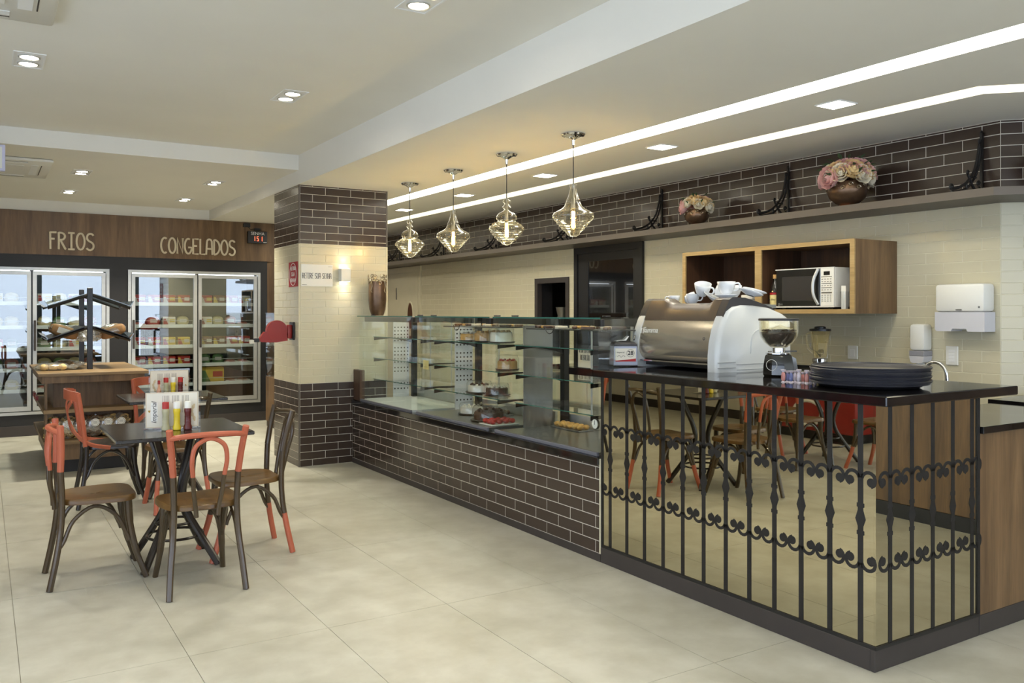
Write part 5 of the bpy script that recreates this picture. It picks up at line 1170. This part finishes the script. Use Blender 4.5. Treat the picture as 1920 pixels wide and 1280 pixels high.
# napkin holders
M_dgrey = mat('silver_grey_plastic', S(150, 152, 164), .3, metal=.3, var=.03)
def napkins(label, loc, rz, card):
    t = thing('napkin_dispenser', label, 'napkin dispenser', loc, rz, 'napkin dispensers on the bar'); w_, d_, h = .075, .06, .125
    MB().box(-w_*1.02, -d_*1.04, 0, w_*1.02, d_*1.04, .008, .003).build('base', M_blackm, t)
    q = MB(); v = [(sx*w_*(1 if z < .05 else .95), sy*d_*(1 if z < .05 else .95), z) for z in (.0085, .02, h) for sx, sy in ((-1, -1), (1, -1), (1, 1), (-1, 1))]
    q.add(v, [(0, 3, 2, 1), (8, 9, 10, 11)]+[(i*4+k, i*4+(k+1) % 4, i*4+4+(k+1) % 4, i*4+4+k) for i in range(2) for k in range(4)]); q.build('case', M_dgrey, t, 30)
    q = MB(); v = [(sx*w_*a, sy*d_*a, z) for a, z in ((.97, h+.0005), (.97, h+.012), (.82, h+.024), (.4, h+.032)) for sx, sy in ((-1, -1), (1, -1), (1, 1), (-1, 1))]
    q.add(v, [(0, 3, 2, 1), (12, 13, 14, 15)]+[(i*4+k, i*4+(k+1) % 4, i*4+4+(k+1) % 4, i*4+4+k) for i in range(3) for k in range(4)]); q.build('lid', M_hoodd, t, 30)
    MB().prism([(-.05, h+.03), (-.02, h+.034), (.01, h+.034), (.03, h+.06), (.024, h+.062), (.0, h+.04), (-.05, h+.034)], -.03, .03, 'y').build('napkin', M_white, t, 0)
    c = MB().box(-w_*.86, -d_-.0035, .03, w_*.86, -d_-.001, .112).build('advert_card', M_paper, t, 0)
    MB().prism([(-w_*.85, .031), (w_*.85, .031), (w_*.85, .05), (.01, .043), (-w_*.85, .037)], -d_-.0042, -d_-.0036, 'y').build('red_flash', M_redink, c, 0)
    font_text('lettering', '28', .036, M_ink, c, T((w_*.4, -d_-.004, .083)), .0002, bold=.0008); MB().tube([(w_*.4+.024*math.cos(2*PI*k/24), -d_-.0038, .083+.024*math.sin(2*PI*k/24)) for k in range(24)], .0008, 4, closed=True).build('ring', M_ink, c)
    font_text('lettering', 'Imperial', .014, M_ink, c, T((-w_*.42, -d_-.004, .088)), .0002, shear=.2)
    q = MB(); q.tube(curve([(-w_*.7, -d_-.0038, .06), (-w_*.55, -d_-.0038, .07), (-w_*.4, -d_-.0038, .058), (-w_*.2, -d_-.0038, .068), (-w_*.05, -d_-.0038, .06)], 5), .001, 4); q.build('flourish', M_ink, c)
    s_ = MB().box(w_-.001, -d_*.45, .012, w_+.004, d_*.45, .105, .003).build('side_clip', M_blackm, t)
    for z, hh in ((.085, .012), (.06, .006), (.045, .006)): MB().box(w_+.0042, -d_*.2, z, w_+.006, d_*.2, z+hh).build('clip_mark', M_dgrey, s_, 0)
napkins('silver napkin dispenser with the number 28 card at the left end of the bar', (3.39, 4.13, ZB), -.45, True)
# coffee grinder
gx, gy = 3.55, 3.05
t = thing('coffee_grinder', 'black coffee grinder with clear bean hopper', 'coffee grinder', (gx, gy, ZB), -.5); t.scale = (.97, .97, .92)
q = MB(); q.lathe([(.08, 0), (.086, .01), (.084, .06), (.076, .11), (.07, .122)], 8); q.build('body', mat('gloss_black_plastic', S(20, 20, 23), .12, spec=.7, coat=.8, var=.05), t, 20)
MB().lathe([(.06, .1225), (.068, .126), (.068, .132), (.05, .135), (.035, .136), (.035, .16), (.04, .162)], 24).build('collar', M_chrome, t)
MB().lathe([(.042, .1625), (.075, .19), (.095, .22), (.102, .25), (.103, .315), (.1, .315), (.099, .25), (.092, .222), (.07, .193), (.04, .165)], 32, cap=False).build('hopper', M_pglass, t)
MB().lathe([(.106, .3155), (.106, .326), (.1, .329)], 32).build('hopper_lid', M_black, t)
M_bean = mat('roasted_beans', S(44, 28, 22), .45, var=.35, scale=60, bump=.3, bscale=90)
random.seed(9); q = MB(); q.lathe([(.036, .168), (.068, .195), (.09, .222), (.097, .25), (0, .258)], 24)
for i in range(150): r_ = .088*math.sqrt(random.random()); a = random.uniform(0, 6.3); q.ball((r_*math.cos(a), r_*math.sin(a), .256+random.uniform(0, .007)), .0065, 6, 4, (1, .7, .6))
for i in range(120): a = random.uniform(0, 6.3); z = random.uniform(.2, .238); R_ = .09-(.238-z)*.75; q.ball((R_*math.cos(a), R_*math.sin(a), z), .0065, 6, 4, (.8, .8, .7))
tag(q.build('coffee_beans', M_bean, t, 60), kind='stuff')
MB().box(.02, -.004, .138, .1, .004, .144).build('adjust_lever', M_blackm, t, 0); MB().tube([(.0, .05, .134), (-.02, .1, .134)], .005, 6).build('side_lever', M_steel, t)
q = MB(); cb = Vector((-.059, -.0595, .066)); nx = Vector((-.7, -.71, 0)).normalized(); tx = Vector((.71, -.7, 0)).normalized(); q.tube([cb+tx*.03*math.cos(2*PI*k/24)+Vector((0, 0, .03*math.sin(2*PI*k/24)))+nx*.003 for k in range(24)], .0014, 5, closed=True); q.build('badge_ring', M_white, t)
MB().prism([(.04, .0), (.1, .0), (.085, .1), (.05, .12)], -.03, .03, 'y').build('side_cover', M_steel, t, 0)
# wrapped sweets
M_sw = mat('striped_wrapper', S(226, 150, 140), .35, var=.5, scale=70, stretch=(1, 1, .1)); M_sw2 = mat('clear_wrapper', S(224, 214, 222), .3, var=.2, scale=60)
M_sw3 = mat('blue_white_wrapper', S(120, 128, 176), .35, var=.5, scale=70, stretch=(1, 1, .1)); random.seed(21)
for i in range(12):
    a, b = i % 4, i//4; t = thing('wrapped_sweet', f'striped wrapped sweet in the row beside the trays, {("front", "middle", "back")[b]} row, number {("one", "two", "three", "four")[a]} from the grinder', 'sweet', (3.245+.028*b+.012*a, 2.76-.036*a, ZB), random.uniform(-.3, .3), 'wrapped sweets on the bar')
    h = random.uniform(.045, .058); MB().ball((0, 0, h*.5), h*.42, 10, 8, (.36, .4, 1.0), .7).build('sweet', (M_sw, M_sw2, M_sw3)[(i*5) % 3], t); MB().tube([(0, 0, h*.86), (0, 0, h), (0, 0, h*1.12)], [.003, .009, .013], 8).build('wrapper_end', M_sw2, t); MB().tube([(0, 0, .0), (0, 0, .008)], [.011, .004], 8).build('wrapper_end', M_sw2, t)
# round serving trays
tr = MB(); tr.lathe([(0, 0), (.2, 0), (.212, .002), (.228, .012), (.25, .016), (.2535, .024), (.2505, .026), (.245, .0195), (.224, .016), (.205, .006), (0, .005)], 56, cap=False)
TRAY = tr.mesh('tray_dish'); M_trayb = mat('black_serving_tray', S(48, 48, 54), .35, var=.08, scale=30)
TRAY.materials.append(M_trayb)
for p in TRAY.polygons: p.use_smooth = True
TRAY.set_sharp_from_angle(angle=.6); mt = MB(); mt.lathe([(0, .0055), (.195, .0055), (.195, .0065), (0, .0065)], 40, cap=False); MAT_ = mt.mesh('grip_mat'); MAT_.materials.append(mat('olive_rubber', S(92, 88, 74), .6))
NN = ('bottom', 'second', 'third', 'fourth', 'fifth', 'sixth', 'seventh', 'top')
for i in range(8):
    t = thing('serving_tray', f'round black serving tray, {NN[i]} of the stack on the bar' + ('' if i in (0, 7) else ' counting from below'), 'tray', (3.40+.004*math.sin(i*2), 2.405+.004*math.cos(i*3), ZB+.001+.0098*i), i*.7, 'stack of serving trays'); link('tray_dish', TRAY, t)
    if i == 7: link('grip_mat', MAT_, t)

# ------------------------------------------------------------------ cakes and pastries in the display cases
M_cake = mat('sponge_cake', S(196, 152, 92), .7, var=.2, scale=30, bump=.2); M_ccake = mat('chocolate_cake', S(70, 42, 28), .5, var=.25, scale=24, bump=.2); M_icing = mat('white_icing', S(232, 226, 210), .5, var=.05); M_slate = mat('dark_plate', S(36, 33, 32), .4); M_berry = mat('red_topping', S(168, 40, 34), .4, var=.3, scale=30); M_gcake = mat('golden_pastry', S(206, 158, 84), .5, var=.3, scale=30, bump=.2)
def cake(label, loc, m, top, r=.1, h=.06, dome=True):
    t = thing('cake', label, 'cake', loc, 0, 'cakes in the display cases'); MB().lathe([(r*1.1, 0), (r*1.25, .008), (r*1.22, .01), (0, .009)], 28, cap=False).build('plate', M_slate, t)
    MB().lathe([(r, .0105), (r*1.01, .0105+h*.8), (r*.95, .0105+h), (0, .0105+h*1.03)], 28).build('cake_body', m, t)
    q = MB()
    for k in range(9): a = 2*PI*k/9; q.ball((r*.7*math.cos(a), r*.7*math.sin(a), .012+h*1.05), r*.14, 8, 5)
    q.build('topping', top, t)
    if dome: MB().lathe([(r*1.15, .0105), (r*1.13, h*1.5), (r*1.0, h*1.9), (r*.5, h*2.02), (0, h*2.03)], 28, cap=False).build('clear_dome', M_acryl, t)
zs = lambda i: .606+(.205, .405, .61)[i]+.0065
cake('golden cake under a clear dome on the top shelf, middle case', (3.32, 5.95, zs(2)), M_gcake, M_icing, .085, .05); cake('layered cake under a clear dome on the top shelf, centre of middle case', (3.32, 5.72, zs(2)), M_cake, M_gcake, .085, .062); cake('tall clear-domed cake on the top shelf, right of middle case', (3.32, 5.48, zs(2)), M_icing, M_cake, .085, .07)
cake('white iced cake on the lower shelf of the middle case', (3.34, 5.85, zs(0)), M_icing, M_ccake, .09, .05); cake('chocolate cake under a low dome on the lower shelf, middle case', (3.34, 5.58, zs(0)), M_ccake, M_icing, .085, .05); cake('small sponge cake on the second shelf of the middle case', (3.36, 5.46, zs(1)), M_cake, M_berry, .075, .06)
cake('big chocolate loaf cake on the deck of the middle case', (3.3, 5.62, .6255), M_ccake, M_ccake, .12, .06); cake('cream cake in foil on the deck at the left of the middle case', (3.38, 6.05, .6255), M_icing, M_icing, .09, .05)
def pastry_tray(label, loc, m, nx_, ny_, base, frill=False):
    t = thing('pastry_tray', label, 'pastries', loc, 0, 'pastry trays in the display cases'); w_, d_ = .055*nx_, .055*ny_; MB().box(-w_/2-.01, -d_/2-.01, 0, w_/2+.01, d_/2+.01, .008, .002).build('tray', base, t); random.seed(nx_*10+ny_)
    for i in range(nx_):
        for j in range(ny_):
            x, y = -w_/2+.0275+.055*i, -d_/2+.0275+.055*j; q = MB(); q.ball((x, y, .026), .024, 10, 6, (1, 1, .75)); o = q.build('pastry', m, t)
pastry_tray('white tray of small red-topped tarts at the right of the middle case', (3.25, 5.4, .6255), M_berry, 4, 3, M_white); pastry_tray('tray of golden pastries at the back of the nearest case', (3.55, 4.9, .6255), M_gcake, 2, 6, M_steel); pastry_tray('tray of small brown cakes at the back of the middle case', (3.55, 5.95, .6255), M_ccake, 2, 6, M_steel)
# wrapped goods lying under the glass tops
M_brn = mat('brown_wrapped_sweets', S(108, 76, 54), .4, var=.45, scale=24)
for i, (y0_, y1_, lb) in enumerate(((5.35, 6.2, 'middle'), (4.1, 4.95, 'nearest'))):
    t = thing('wire_tray', f'shallow tray of wrapped bars under the glass top of the {lb} case', 'tray', (3.3, (y0_+y1_)/2, 1.335), 0, 'upper trays in the glass cases'); L2 = (y1_-y0_)/2; MB().box(-.1, -L2, 0, .2, L2, .008).build('tray_base', M_sash, t, 0); random.seed(i)
    for k in range(18):
        q = MB(); q.M = T((random.uniform(-.06, .15), -L2+.04+(2*L2-.08)*k/17, .017)) @ Matrix.Rotation(random.uniform(-1, 1), 4, 'Z'); q.box(-.045, -.016, -.008, .045, .016, .01, .004); q.build('wrapped_bar', (M_brn, M_ccake, M_bwh, M_gcake)[k % 4], t)
t = thing('yellow_note', 'small yellow card inside the middle glass case', 'card', (3.12, 6.36, .98)); MB().box(0, -.05, 0, .002, .05, .075).build('card', mat('pale_yellow_card', S(226, 210, 140), .6), t, 0)
MB().box(-.0006, -.035, .02, -.0002, .035, .022).build('print', M_ink, t, 0)
# red ice-cream freezer seen in the mirror
t = thing('ice_cream_freezer', 'red ice-cream chest freezer by the left wall, seen in the mirror', 'freezer', (-2.28, 6.5, 0)); MB().box(-.33, -.62, .1, .33, .62, .88, .02).build('body', M_red, t); MB().box(-.3, -.58, 0, .3, .58, .1).build('base', M_black, t, 0); MB().box(-.34, -.63, .881, .34, .63, .93, .01).build('lid', M_white, t)
font_text('lettering', 'KIBON', .26, M_white, t, T((.3315, 0, .62)) @ Matrix.Rotation(PI/2, 4, 'Z'), .001, bold=.004); MB().tube([(.332, .2*math.cos(a)*(1 if a < PI else .9), .3+.14*math.sin(a)) for a in [2*PI*k/24 for k in range(24)]], .02, 6, closed=True).build('emblem', M_white, t)
# small lamps: their real spot and point lights already do the lighting
for nm in ('glowing_filament', 'red_led', 'sconce_lens', 'downlight_lamp'): MATS[nm].cycles.emission_sampling = 'NONE'
